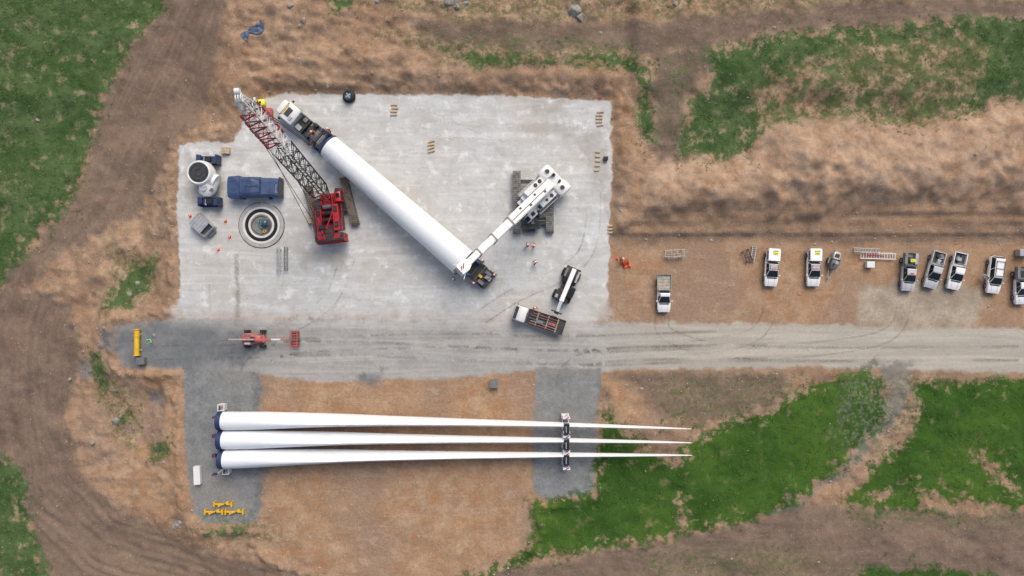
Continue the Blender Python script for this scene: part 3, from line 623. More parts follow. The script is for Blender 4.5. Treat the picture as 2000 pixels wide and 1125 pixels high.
# ---------------------------------------------------------------- white telescopic crawler crane
def white_crane():
    c=P(1041,396); E=thing('crawler_crane','white telescopic crawler crane lifting over gravel pad','crane',c)
    Tr=lookT((0,0,0),math.radians(90)); th=ang(-142,135); B=lookT((0,0,0),th)
    for sy in(-2.3,2.3): track(E,Tr@Matrix.Translation((0,sy,0)),8.7,1.1,1.2,TRACKM)
    mb=MB(Tr); mb.box((0,0,.8),(3.2,3.4,.55),MGREY)
    for sx in(-2.9,-1.9,1.9,2.9): mb.box((sx,0,.7),(.45,3.7,.5),DGREY)
    for k in range(9): mb.box((-1.8+k*.5,1.25,1.22),(.07,1.0,.1),LGREY)
    mb.box((0.2,1.25,1.14),(4.6,1.1,.08),MGREY); mb.box((0.2,-1.25,1.14),(4.6,1.0,.08),MGREY); mb.box((-3.2,-.2,1.15),(1.2,1.5,.6),BLACK); mb.box((-2.9,.1,1.5),(.5,.5,.12),MGREY)
    for k in range(5): mb.box((-2.6+k*.35,-1.25,1.2),(.07,.9,.08),LGREY)
    mb.box((-4.0,.6,.6),(.5,1.8,.5),DGREY)
    mb.cyl((0,0,.9),(0,0,1.6),1.2,DGREY,seg=24); mb.obj('undercarriage',E,.03)
    mb=MB(B); mb.box((-.9,0,1.8),(5.4,2.8,.4),WHITE)
    mb.box((-1.4,-1.25,2.75),(3.4,.85,1.4),WHITE); mb.box((-1.6,1.25,2.6),(2.8,.8,1.1),WHITE); mb.box((.6,-1.15,2.3),(.9,.7,.7),WHITE); mb.box((.0,1.25,2.3),(.6,.7,.6),DGREY)
    mb.obj('machinery_house',E,.06)
    for k in range(3):
        mb=MB(B); mb.box((-3.95,0,1.5+k*.62),(1.7,4.4-.25*k,.56),WHITE); mb.obj('counterweight',E,.06)
    for s in(-1,1):
        mb=MB(B); mb.rloft([(-4.85,.6,1.3,3.3),(-4.6,.78,1.2,3.6),(-3.2,.78,1.2,3.6),(-2.9,.6,1.3,3.4)],WHITE,.15); o=mb.obj('counterweight',E); o.location=B.to_3x3()@Vector((-.1 if s>0 else .15,s*1.5,0))
        mb=MB(B); mb.cyl((-3.9,s*1.5,3.58),(-3.9,s*1.5,3.66),.3,DGREY,seg=20); mb.torus((-3.9,s*1.5,3.67),.32,.04,LGREY,'Z',20,6); mb.obj('lifting_lug',E)
    for x,y,z,r in((-2.3,-1.25,3.46,.28),(-1.5,-1.25,3.46,.28),(-2.2,1.25,3.16,.26),(-1.3,1.25,3.16,.2)):
        mb=MB(B); mb.cyl((x,y,z-.02),(x,y,z+.05),r,BLACK,seg=20); mb.box((x,y,z+.06),(r*1.8,.04,.03),MGREY); mb.obj('cooling_fan',E)
    for y in(.62,-.62):
        mb=MB(B); mb.box((-4.3,y,3.3),(.35,.4,.5),DGREY); mb.cyl((-4.3,y,3.5),(-4.3,y,3.9),.09,BLACK); mb.obj('exhaust',E,.02)
    mb=MB(B); mb.rloft([(.9,.45,1.9,3.5),(2.0,.45,1.9,3.5),(2.7,.4,2.0,3.0)],WHITE,.15); o=mb.obj('cab',E); off=B.to_3x3()@Vector((0,1.35,0)); o.location=off
    for cc,dd,ry in(((2.4,1.35,3.3),(.7,.68,.05),.6),((2.71,1.35,2.6),(.04,.68,.7),0),((1.5,1.81,2.9),(1.0,.03,.8),0),((1.4,1.35,3.52),(.6,.5,.03),0)):
        g=MB(B); g.box(cc,dd,GLASS,ry=ry); g.obj('window',o).location=-off
    foot=B@Vector((-2.9,0,3.6)); tip=P(903,524,13)-c; ax=tip-foot; d=ax.normalized(); L=ax.length
    side=B.to_3x3()@Vector((0,1,0)); up=d.cross(side).normalized()
    if up.z<0: up=-up
    def seg(a,b,w,h,m):
        mb2=MB(); q=[]
        for t in(a,b):
            cc=foot+d*t; q.append([cc+side*w/2*i+up*h/2*j for i,j in((-1,-.75),(-.7,-1),(.7,-1),(1,-.75),(1,.8),(.8,1),(-.8,1),(-1,.8))])
        mb2.loft(q,m,True,False); return mb2
    secs=[(0,9.2,1.4,1.5,WHITE),(9.1,12.6,1.15,1.22,WHITE),(12.5,15.6,1.0,1.05,WHITE),(15.5,L-.6,.85,.9,WHITE)]
    for a,b,w,h,m in secs: seg(a,b,w,h,m).obj('boom_section',E)
    for a,w,h in((9.1,1.5,1.6),(12.5,1.26,1.34),(15.5,1.1,1.16)):
        mb=MB(); cc=foot+d*a; q=[[cc+d*e+side*w/2*i+up*h/2*j for i,j in((-1,-1),(1,-1),(1,1),(-1,1))] for e in(-.09,.09)]; mb.loft(q,MGREY,True,False); mb.obj('boom_collar',E)
    for k in range(5):
        cc=foot+d*(9.9+k*1.4)+up*(.62-.04*k)+side*.3; MB().beam(cc-side*.1,cc+side*.12+d*.3,.05,MGREY).obj('boom_bracket',E)
    for k in range(4):
        cc=foot+d*(2+k*1.6)+up*.78+side*(-.35 if k%2 else .3); mb=MB(); mb.box(cc,(.45,.25,.1),MGREY,rz=th); mb.box(cc+up*.06,(.15,.15,.06),BLACK,rz=th); mb.obj('boom_fitting',E)
    MB().cyl(foot+d*1.5+up*.80+side*.1,foot+d*8.9+up*.80+side*.1,.04,DGREY,seg=6).obj('hydraulic_line',E)
    mb=MB(); cc=foot+d*L
    mb.loft([[cc+d*e+side*w*i+up*h*j for i,j in((-1,-1),(1,-1),(1,1),(-1,1))] for e,w,h in((-1.0,.5,.55),(-.3,.75,.6),(.7,.62,.5))],WHITE,True,False)
    for k in(-.5,-.2,.2,.5): mb.cyl(cc+d*.6+side*(k-.06)-up*.3,cc+d*.6+side*(k+.06)-up*.3,.42,MGREY,seg=16)
    mb.box(cc+d*.1+up*.62,(.9,.12,.06),RED,rz=th+.7); mb.box(cc+d*.45+up*.56,(.7,.12,.06),RED,rz=th+.7)
    mb.beam(cc+side*.6,cc+side*1.1+d*.9,.08,WHITE); mb.beam(cc-side*.6,cc-side*1.1+d*.6,.08,WHITE)
    mb.obj('boom_head',E)
    MB().cyl(B@Vector((.6,0,2.2)),foot+d*6.5-up*.6,.22,LGREY,seg=12).obj('luffing_ram',E)
    railwalk(E,B,-2.6,1.0,1.85,.35,2.0,LGREY,WHITE,-1); railwalk(E,B,-2.6,.6,1.85,.35,2.0,MGREY,WHITE,1)
    hk=cc+d*.6; hb=Vector((hk.x,hk.y,6.6))
    for s in(-.15,.15): MB().cyl(hk+side*s,hb+side*s,.035,BLACK,seg=5).obj('rope',E)
    mb=MB(); mb.box(hb,(.55,.3,.9),YEL); mb.torus(hb-Vector((0,0,.6)),.22,.06,BLACK,'Y',16,6); mb.obj('hook_block',E,.03)
white_crane()

# ---------------------------------------------------------------- tower section and its transport
TA=P(640,283,3.0); TB=P(908,515,3.0); TD=(TB-TA).normalized(); TH=math.atan2(TD.y,TD.x)
def tower():
    L=(TB-TA).length; E=thing('tower_section','long white tapered steel tower section on transport dollies','wind turbine tower section',(TA.x,TA.y,3.0),TH)
    ns=int(L/2.7); rings=[]
    mb=MB()
    for i in range(ns+1):
        x=.25+(L-.5)*i/ns; r=1.62+.36*i/ns
        rings.append([(x,r*math.cos(2*math.pi*k/72),r*math.sin(2*math.pi*k/72)) for k in range(72)])
    mb.loft(rings,TOWERM,False); mb.obj('shell',E)
    for i in range(1,ns): x=.25+(L-.5)*i/ns; r=1.62+.36*i/ns; MB().torus((x,0,0),r-.012,.02,TOWERM,'X',72,6).obj('weld_seam',E)
    for x,r in((0,1.66),(L-.2,2.0)):
        mb=MB(); mb.cyl((x,0,0),(x+.24,0,0),r,NAVY,seg=64); mb.torus((x+.12,0,0),r-.03,.07,NAVY,'X',64,8)
        for k in range(24):
            a=k*math.pi/12; mb.cyl((x-.06,(r-.15)*math.cos(a),(r-.15)*math.sin(a)),(x+.3,(r-.15)*math.cos(a),(r-.15)*math.sin(a)),.04,DGREY,seg=6)
        mb.obj('flange',E)
tower()
def heavy_truck():
    c=P(603,252); rz=TH+math.pi; E=thing('prime_mover','white eight wheel prime mover with crew cab on gravel','truck',(c.x,c.y,0),rz)
    mb=MB(); mb.rloft([(1.2,1.22,1.0,2.9),(1.5,1.25,1.0,3.15),(3.0,1.25,.9,3.2),(3.5,1.22,.7,2.5)],WHITE,.18); cab=mb.obj('cab',E)
    mb=MB(); mb.rloft([(3.4,1.1,.7,1.95),(4.3,1.05,.6,1.8),(4.6,.95,.6,1.6)],WHITE,.2); mb.obj('bonnet',E)
    mb=MB(); mb.box((3.3,0,2.78),(.06,2.1,.75),GLASS,ry=-.55); mb.obj('windscreen',cab)
    for s in(-1,1): MB().box((2.5,s*1.26,2.4),(1.0,.03,.7),GLASS).obj('window',cab)
    for cc,dd,mm in(((2.4,0,3.24),(.7,1.2,.12),DGREY),((1.7,.5,3.22),(.4,.6,.14),LGREY),((3.0,0,3.24),(.15,1.6,.1),YEL)): MB().box(cc,dd,mm).obj('roof_fitting',cab,.02)
    for s in(-1,1):
        MB().box((4.4,s*.8,1.2),(.25,.3,.3),LAMPW).obj('headlight',E,.03); MB().box((3.2,s*1.5,2.3),(.12,.3,.5),BLACK).obj('mirror',E,.02)
        MB().cyl((1.05,s*1.05,1.2),(1.05,s*1.05,3.5),.12,LGREY).obj('exhaust_stack',E)
    mb=MB()
    for s in(-.45,.45): mb.box((-1.4,s,.95),(9.2,.16,.32),BLACK)
    for k in range(7): mb.box((-5.6+k*1.2,0,.92),(.2,1.0,.25),DGREY)
    mb.box((.4,0,1.25),(1.2,2.3,.9),DGREY); mb.box((.5,.7,1.8),(.9,.7,.35),LGREY); mb.box((.4,-.7,1.8),(.6,.6,.4),MGREY)
    mb.box((-1.3,.8,.8),(1.1,.7,.55),LGREY); mb.box((-1.3,-.8,.8),(1.1,.7,.55),LGREY); mb.obj('chassis',E,.02)
    mb=MB(); mb.cyl((-2.3,0,1.15),(-2.3,0,1.3),.65,DGREY,seg=20); mb.box((-2.6,0,1.35),(2.2,1.5,.14),MGREY); mb.obj('turntable',E,.02)
    for s in(-1,1): wheel(E,3.4,s*1.02,.52,.52,.38)
    for x in(-1.9,-3.2):
        for s in(-1,1): wheel(E,x,s*.92,.52,.52,.62,MGREY)
    for s in(-1,1):
        mb=MB(); mb.box((-2.5,s*.98,1.12),(2.5,.6,.05),BLACK); mb.obj('mudguard',E)
    c2=P(634,278); D=thing('tower_dolly','dark steel front tower dolly clamped to tower flange','transport dolly',(c2.x,c2.y,0),rz)
    mb=MB(); mb.box((.6,0,1.15),(3.6,2.5,.3),DGREY)
    for k in range(4): mb.box((-.8+k*.9,0,1.36),(.12,2.6,.14),MGREY)
    for s in(-1,1): mb.box((1.9,s*1.0,1.6),(.7,.35,.8),BLACK)
    mb.obj('deck',D,.03)
    mb=MB(); mb.box((-.55,0,1.7),(.5,3.1,.7),NAVY); 
    for s in(-1,1): mb.box((-.5,s*1.35,2.5),(.4,.35,2.0),NAVY); mb.beam((-.5,s*1.3,3.4),(-.45,s*.5,4.45),.2,BLACK); mb.box((-.1,s*1.2,3.3),(.6,.4,.5),BLACK)
    mb.box((-.45,0,4.45),(.35,1.4,.3),DGREY); mb.beam((-.45,.6,4.5),(.2,1.4,3.2),.1,BLACK); mb.beam((-.45,-.6,4.5),(.2,-1.4,3.2),.1,BLACK); mb.obj('clamp_frame',D,.02)
    for x in(-.4,.8,2.0):
        for s in(-1,1): wheel(D,x,s*1.0,.5,.5,.6,MGREY)
    c3=P(938,535); D=thing('rear_tower_dolly','dark multi axle rear tower dolly under flange','transport dolly',(c3.x,c3.y,0),TH)
    mb=MB(); mb.box((-.1,0,1.15),(3.9,2.5,.35),DGREY); 
    for k in range(5): mb.box((-1.6+k*.8,0,1.4),(.14,2.6,.16),MGREY)
    for s in(-1,1): mb.box((.9,s*.8,1.6),(1.0,.5,.6),MGREY)
    mb.obj('deck',D,.03)
    mb=MB(); mb.box((-2.0,0,1.8),(.4,3.3,.9),NAVY)
    for s in(-1,1): mb.box((-1.95,s*1.5,2.9),(.4,.35,2.4),NAVY); mb.beam((-1.95,s*1.45,4.0),(-1.9,s*.6,5.05),.2,NAVY); mb.beam((-1.7,s*1.4,3.8),(-.2,s*1.1,1.5),.12,DGREY); mb.box((-1.3,s*1.2,2.1),(.8,.5,.6),BLUE)
    mb.box((-1.9,0,5.05),(.3,1.4,.25),DGREY); mb.obj('clamp_frame',D,.02)
    for x in(-1.4,-.1,1.2):
        for s in(-1,1): wheel(D,x,s*1.05,.5,.5,.6,MGREY)
    mb=MB(); mb.tube([(.6,-.4,1.7),(1.1,0,2.0),(1.7,.5,1.7),(2.0,.2,1.3)],.05,BLACK); mb.box((1.75,0,1.5),(.3,2.2,.25),DGREY); mb.box((1.3,.3,1.55),(.9,.6,.4),LGREY); mb.box((.3,-.2,1.65),(.6,.4,.35),YEL); mb.obj('power_pack',D,.02)
heavy_truck()

# ---------------------------------------------------------------- blades
def blade(yr,ym,yt,xr,xt,bow,lab):
    secs=[(0,36,2.55),(45,36,2.6),(85,34,2.8),(125,30.5,3.0),(205,24.5,3.15),(305,19,2.7),(465,13.5,2.05),(655,9,1.4),(765,6.6,1.05),(865,4.0,.62),(905,2.2,.3),(915,1.0,.12)]
    root=P(xr,yr,2.3); E=thing('wind_turbine_blade',lab,'wind turbine blade',root,0,'turbine blades laid side by side')
    sc=(xt-xr)/915.0; rings=[]
    def cy(x):
        t=(x)/915.0; tm=665/915.0
        return (yr+(ym-yr)*t/tm if t<tm else ym+(yt-ym)*(t-tm)/(1-tm))+(bow*math.sin(math.pi*min(1,t/tm)))
    dense=[]
    for (a,b) in zip(secs[:-1],secs[1:]):
        for k in range(4): t=k/4; dense.append(tuple(a[i]+(b[i]-a[i])*t for i in range(3)))
    dense.append(secs[-1])
    for x,w,ch in dense:
        hz=2.3-.35*min(1,x/700.0); c=P(xr+x*sc,cy(x),hz)-root; th=w*S*.974; k=.72*min(1,max(0,(x-20)/230.0)); tw=math.radians(12*math.exp(-x/350.0)*min(1,x/90.0)); ring=[]
        for i in range(28):
            q=2*math.pi*i/28; yy=th/2*math.sin(q)*(1-k*math.cos(q))/(1+.12*k); zz=ch/2*math.cos(q)
            ring.append((c.x,c.y+yy*math.cos(tw)-zz*math.sin(tw),c.z+yy*math.sin(tw)+zz*math.cos(tw)))
        rings.append(ring)
    MB().loft(rings,BLADE,True).obj('shell',E)
    mb=MB(); mb.cyl((-.62,0,0),(.02,0,0),1.31,NAVY,seg=48); mb.torus((-.62,0,0),1.2,.1,NAVY,'X',48,8); mb.cyl((-.7,0,0),(-.62,0,0),.5,BLACK,seg=24); mb.obj('root_cover',E)
for a in((822,830.5,838,436,1350,-2,'long white turbine blade with navy root cover on stands'),(859.5,861,865,437,1352,-1,'middle white turbine blade with navy root cover on stands'),(897,889.5,889.5,439,1352,-1,'white turbine blade with navy root cover beside hardstand edge')): blade(*a)
def rootstand(px,py,lab):
    E=thing('blade_root_stand',lab,'blade stand',P(px,py),0,'stands holding the blade roots')
    mb=MB()
    for s in(-1,1):
        mb.box((0,s*1.15,.12),(1.1,.22,.22),WHITE); mb.box((0,s*1.28,1.4),(.22,.16,2.4),WHITE)
    for x in(-.45,.45): mb.box((x,0,.12),(.18,2.5,.2),WHITE)
    mb.box((0,0,.55),(.3,2.5,.25),MGREY); mb.obj('frame',E,.02)
    for s in(-1,1): MB().box((-.1,s*1.22,3.0),(.5,.22,.7),NAVY).box((0,s*1.22,3.35),(.3,.16,.1),RED).obj('clamp',E,.02)
for y in(824,861,898): rootstand(439,y,'white steel frame holding navy blade root on gravel')
for (x,y) in((437,794),(446,917)):
    E=thing('transport_frame','small white and red steel corner frame beside blade root','steel frame',P(x,y),0,'corner frames at blade roots')
    mb=MB(); 
    for s in(-1,1): mb.box((s*.42,0,.5),(.14,.9,1.0),WHITE); mb.box((0,s*.4,1.02),(.9,.12,.1),WHITE); mb.box((0,s*.4,.1),(.9,.12,.14),WHITE)
    mb.box((0,0,1.08),(.85,.14,.08),RED,rz=.6); mb.box((0,0,.9),(.78,.72,.06),LGREY); mb.obj('frame',E,.015)
    MB().box((-.1,0,1.2),(.14,.5,.1),NAVY).obj('locking_pin',E,.01)
for i,(y,yb) in enumerate(((824,830.5),(860,861),(893,889.5))):
    E=thing('blade_tip_stand','white and navy saddle stand strapped over slender blade','blade stand',P(1104,y),0,'saddle stands under the blades')
    o=(y-yb)*S
    mb=MB()
    for s in(-1,1): mb.box((s*.42,0,.15),(.18,2.2,.25),WHITE); mb.box((0,s*1.0,.15),(1.0,.2,.25),WHITE); mb.box((s*.38,1.0,1.2),(.14,.14,2.1),WHITE); mb.box((s*.38,-1.0,1.2),(.14,.14,2.1),WHITE)
    for s in(-1,1): mb.box((0,s*1.0,2.3),(1.0,.34,.2),WHITE); mb.box((0,s*.7,1.2),(.7,.1,1.9),MGREY)
    mb.obj('frame',E,.02)
    for s in(-1,1): MB().box((0,o+s*.48,2.0),(.75,.36,1.6),NAVY).obj('saddle',E,.04)
    mb=MB(); mb.box((0,o,2.86),(.6,1.3,.10),BLACK); mb.box((-.1,o,2.93),(.1,.9,.05),LGREY); mb.obj('strap',E)
    for s in(-1,1): MB().box((.1,s*.98,2.42),(.5,.12,.04),RED,rz=.5).obj('red_latch',E)
E=thing('stand_platform','white checked steel platform beside blade saddle stand','steel frame',P(1103,811))
mb=MB(); mb.box((0,0,.6),(1.0,.7,.1),WHITE); [mb.box((a*.42,b*.28,.3),(.1,.1,.6),WHITE) for a in(-1,1) for b in(-1,1)]; mb.box((0,0,.67),(.9,.1,.03),RED,rz=.7); mb.obj('deck',E,.01)

# ---------------------------------------------------------------- foundation
E=thing('tower_foundation','round pale concrete tower foundation with dark bolt ring','foundation',P(511,440))
def annulus(r0,r1,z0,z1,m,seg=72):
    mb=MB(); rings=[]
    for r,z in((r0,z0),(r1,z0),(r1,z1-.02),(r1-.02,z1),(r0+.02,z1),(r0,z1-.02)): rings.append([(r*math.cos(2*math.pi*k/seg),r*math.sin(2*math.pi*k/seg),z) for k in range(seg)])
    rings.append(rings[0]); mb.loft(rings,m,False,False); return mb
annulus(3.16,3.26,.0,.05,DGREY).obj('edge_joint',E); annulus(2.62,3.15,.0,.15,CONC).obj('concrete_collar',E); annulus(2.30,2.61,.0,.19,CONCL).obj('grout_ring',E); annulus(1.82,2.29,-.05,.09,BLACK).obj('bolt_ring',E)
annulus(1.52,1.81,-.02,.17,CONCL).obj('inner_ring',E); MB().cyl((0,0,0),(0,0,.12),1.54,CONCI,seg=64).obj('inner_slab',E)
mb=MB()
for k in range(80):
    a=2*math.pi*k/80
    for r in(1.95,2.15): mb.cyl((r*math.cos(a),r*math.sin(a),.05),(r*math.cos(a),r*math.sin(a),.22),.025,BLACK,seg=6)
ob=mb.obj('anchor_bolts',E); ob['kind']='stuff'
mb=MB(); pts=[(1.3*math.cos(t/20*6.0+1)*(1+.05*math.sin(t)),1.25*math.sin(t/20*6.0+1),.16) for t in range(21)]; mb.tube(pts,.04,BLACK); mb.obj('cable_loop',E)
E=thing('bolt_tensioner','small blue hydraulic pump with hoses on foundation slab','pump',P(519,436,.2))
mb=MB(); mb.box((0,0,.35),(.8,.6,.5),BLUE); mb.box((.2,.1,.68),(.3,.3,.2),LGREY); mb.box((-.2,-.1,.65),(.3,.2,.12),BLACK); mb.obj('housing',E,.04)
mb=MB(); [mb.cyl((a*.5,b*.4,0),(a*.5,b*.4,.95),.03,BLACK,seg=6) for a in(-1,1) for b in(-1,1)]; mb.tube([(.5,.4,.95),(.5,-.4,.95),(-.5,-.4,.95),(-.5,.4,.95),(.5,.4,.95)],.03,BLACK); mb.obj('frame',E)
mb=MB(); mb.tube([(-.4,0,.4),(-.9,.3,.1),(-1.1,-.3,.05),(-.5,-.8,.05),(.2,-.9,.05)],.05,CYAN); mb.obj('hose',E)
E=thing('hose_coil','yellow hose coil lying on concrete','hose',P(517,452,.15)); MB().torus((0,0,.06),.2,.06,YEL).torus((0.02,0,.14),.17,.05,YEL).obj('coil',E)

# ---------------------------------------------------------------- hub
def hub():
    E=thing('turbine_hub','white turbine hub with dark circular opening on navy frames','turbine hub',P(412,358))
    mb=MB(); rings=[]
    for z,r in((.6,1.2),(1.0,1.6),(1.9,1.8),(2.6,1.75),(2.9,1.66),(3.0,1.64)): rings.append([(r*math.cos(2*math.pi*k/48)-.35,r*math.sin(2*math.pi*k/48)+1.0,z) for k in range(48)])
    mb.loft(rings,WHITE); 
    mb.loft([[(.15+w*math.cos(2*math.pi*k/24),y,1.5+w*.85*math.sin(2*math.pi*k/24)) for k in range(24)] for y,w in((1.0,1.6),(-.3,1.5),(-1.1,1.3),(-1.7,1.0),(-2.1,.6))],WHITE)
    mb.cyl((.0,.6,1.6),(1.55,-.1,1.6),1.0,WHITE,seg=32)
    mb.obj('shell',E)
    MB().cyl((-.35,1.0,2.95),(-.35,1.0,3.05),1.36,DGREY,seg=48).obj('opening_cover',E)
    MB().torus((-.35,1,3.02),1.48,.13,WHITE,'Z',48).obj('bearing_ring',E)
    MB().torus((-.35,1,3.06),1.05,.04,BLACK,'Z',40,6).torus((-.35,1,3.06),.5,.04,BLACK,'Z',32,6).obj('cover_rib',E)
    for cc,dd,mm in(((.9,.3,2.55),(.4,1.6,.15),LGREY),((1.0,-1.2,2.2),(.5,.4,.3),MGREY),((-.7,-1.0,2.35),(.3,.5,.2),MGREY)): MB().box(cc,dd,mm).obj('hatch',E,.02)
    MB().cyl((.15,-1.0,2.4),(.15,-1.0,2.65),.45,LGREY,seg=24).obj('access_hatch',E)
    for y,x0 in((3.1,.1),(-2.75,.3)):
        mb=MB()
        for s in(-1,1): mb.box((x0,y+s*.5,.35),(2.9,.25,.4),NAVY); mb.box((x0+s*1.3,y,.9),(.3,1.3,1.5),NAVY)
        mb.box((x0,y,1.3),(2.4,.8,.4),NAVY); mb.box((x0+.2,y,1.7),(.8,.6,.4),BLACK); mb.box((x0-1.0,y+.1,1.75),(.5,.9,.3),NAVY); mb.box((x0+1.2,y-.1,1.8),(.4,.9,.3),NAVY); mb.box((x0-.3,y-.1,1.55),(.3,.9,.1),LGREY); mb.obj('transport_frame',E,.03)
hub()
E=thing('timber_crate','small pale timber crate beside navy frame','crate',P(443,295)); mb=MB(); mb.box((0,0,.3),(1.1,.9,.5),WOOD); [mb.box((0,-.36+k*.24,.57),(1.15,.18,.04),WOOD) for k in range(4)]; mb.obj('crate_body',E,.01)
def nacelle():
    E=thing('covered_nacelle_part','turbine drivetrain unit wrapped in blue tarpaulin','wind turbine part',P(505,369))
    mb=MB(); secs=[(-3.8,1.3,.5,1.7),(-3.6,1.5,.4,2.1),(-2.3,1.6,.4,2.3),(-1.9,1.6,.4,2.35),(-1.7,1.42,.5,2.5),(0,1.40,.5,2.65),(1.0,1.36,.5,2.55),(1.2,1.32,.4,2.2),(2.8,1.30,.4,2.1),(3.6,1.27,.5,2.05)]
    rings=[]
    for x,hw,z0,z1 in secs:
        ring=[]
        for i in range(28):
            q=2*math.pi*i/28; cs,sn=math.cos(q),math.sin(q); y=hw*np.sign(cs)*abs(cs)**.38; z=(z0+z1)/2+(z1-z0)/2*np.sign(sn)*abs(sn)**.6
            ring.append((x*.97+random.uniform(-.04,.04),float(y)*(1+random.uniform(-.02,.02)),float(z)+random.uniform(-.05,.05)))
        rings.append(ring)
    mb.loft(rings,TARP,True,False); mb.obj('tarpaulin',E)
    mb=MB()
    for x in(-1.9,1.8): mb.box((x,0,.25),(.35,3.0,.4),NAVY)
    for s in(-1,1): mb.box((0,s*1.0,.2),(7.2,.25,.3),NAVY)
    mb.box((3.6,0,1.2),(.12,2.7,1.7),DGREY); mb.obj('transport_frame',E,.02)
    MB().box((-1.3,0,2.56),(.05,1.2,.03),SEAM).obj('seam',E); MB().box((.0,0,2.70),(2.0,.05,.03),SEAM,ry=.02).obj('seam',E)
    cu=bpy.data.curves.new('lettering','FONT'); cu.body='Vestas'; cu.size=.45; cu.align_x='CENTER'; cu.align_y='CENTER'; cu.extrude=.01; cu.space_character=1.1
    tmp=bpy.data.objects.new('tmp',cu); COL.objects.link(tmp); bpy.context.view_layer.update(); me=bpy.data.meshes.new_from_object(tmp.evaluated_get(bpy.context.evaluated_depsgraph_get())); bpy.data.objects.remove(tmp)
    me.materials.clear(); me.materials.append(LGREY); mk('lettering',me,E,(3.2,-.3,2.15),(0,0,math.radians(-90)))
nacelle()
E=thing('steel_bin','open galvanised steel tool bin with lid tilted on gravel','steel bin',P(400,441),math.radians(-42))
mb=MB(); mb.box((0,0,.12),(2.9,1.9,.12),LGREY)
for s in(-1,1): mb.box((0,s*.95,.7),(2.9,.06,1.15),LGREY); mb.box((s*1.45,0,.7),(.06,1.9,1.15),LGREY)
mb.obj('body',E,.02); mb=MB(); mb.box((-.35,0,1.33),(2.1,2.0,.06),LGREY); [mb.box((-1.2+k*.42,0,1.38),(.05,1.9,.05),MGREY) for k in range(5)]; mb.obj('lid',E,.01)
mb=MB(); mb.box((1.6,0,.35),(.5,1.2,.3),MGREY); mb.cyl((1.7,-.8,.15),(1.7,-.5,.5),.05,ORG,seg=8); mb.obj('drawbar',E,.02)

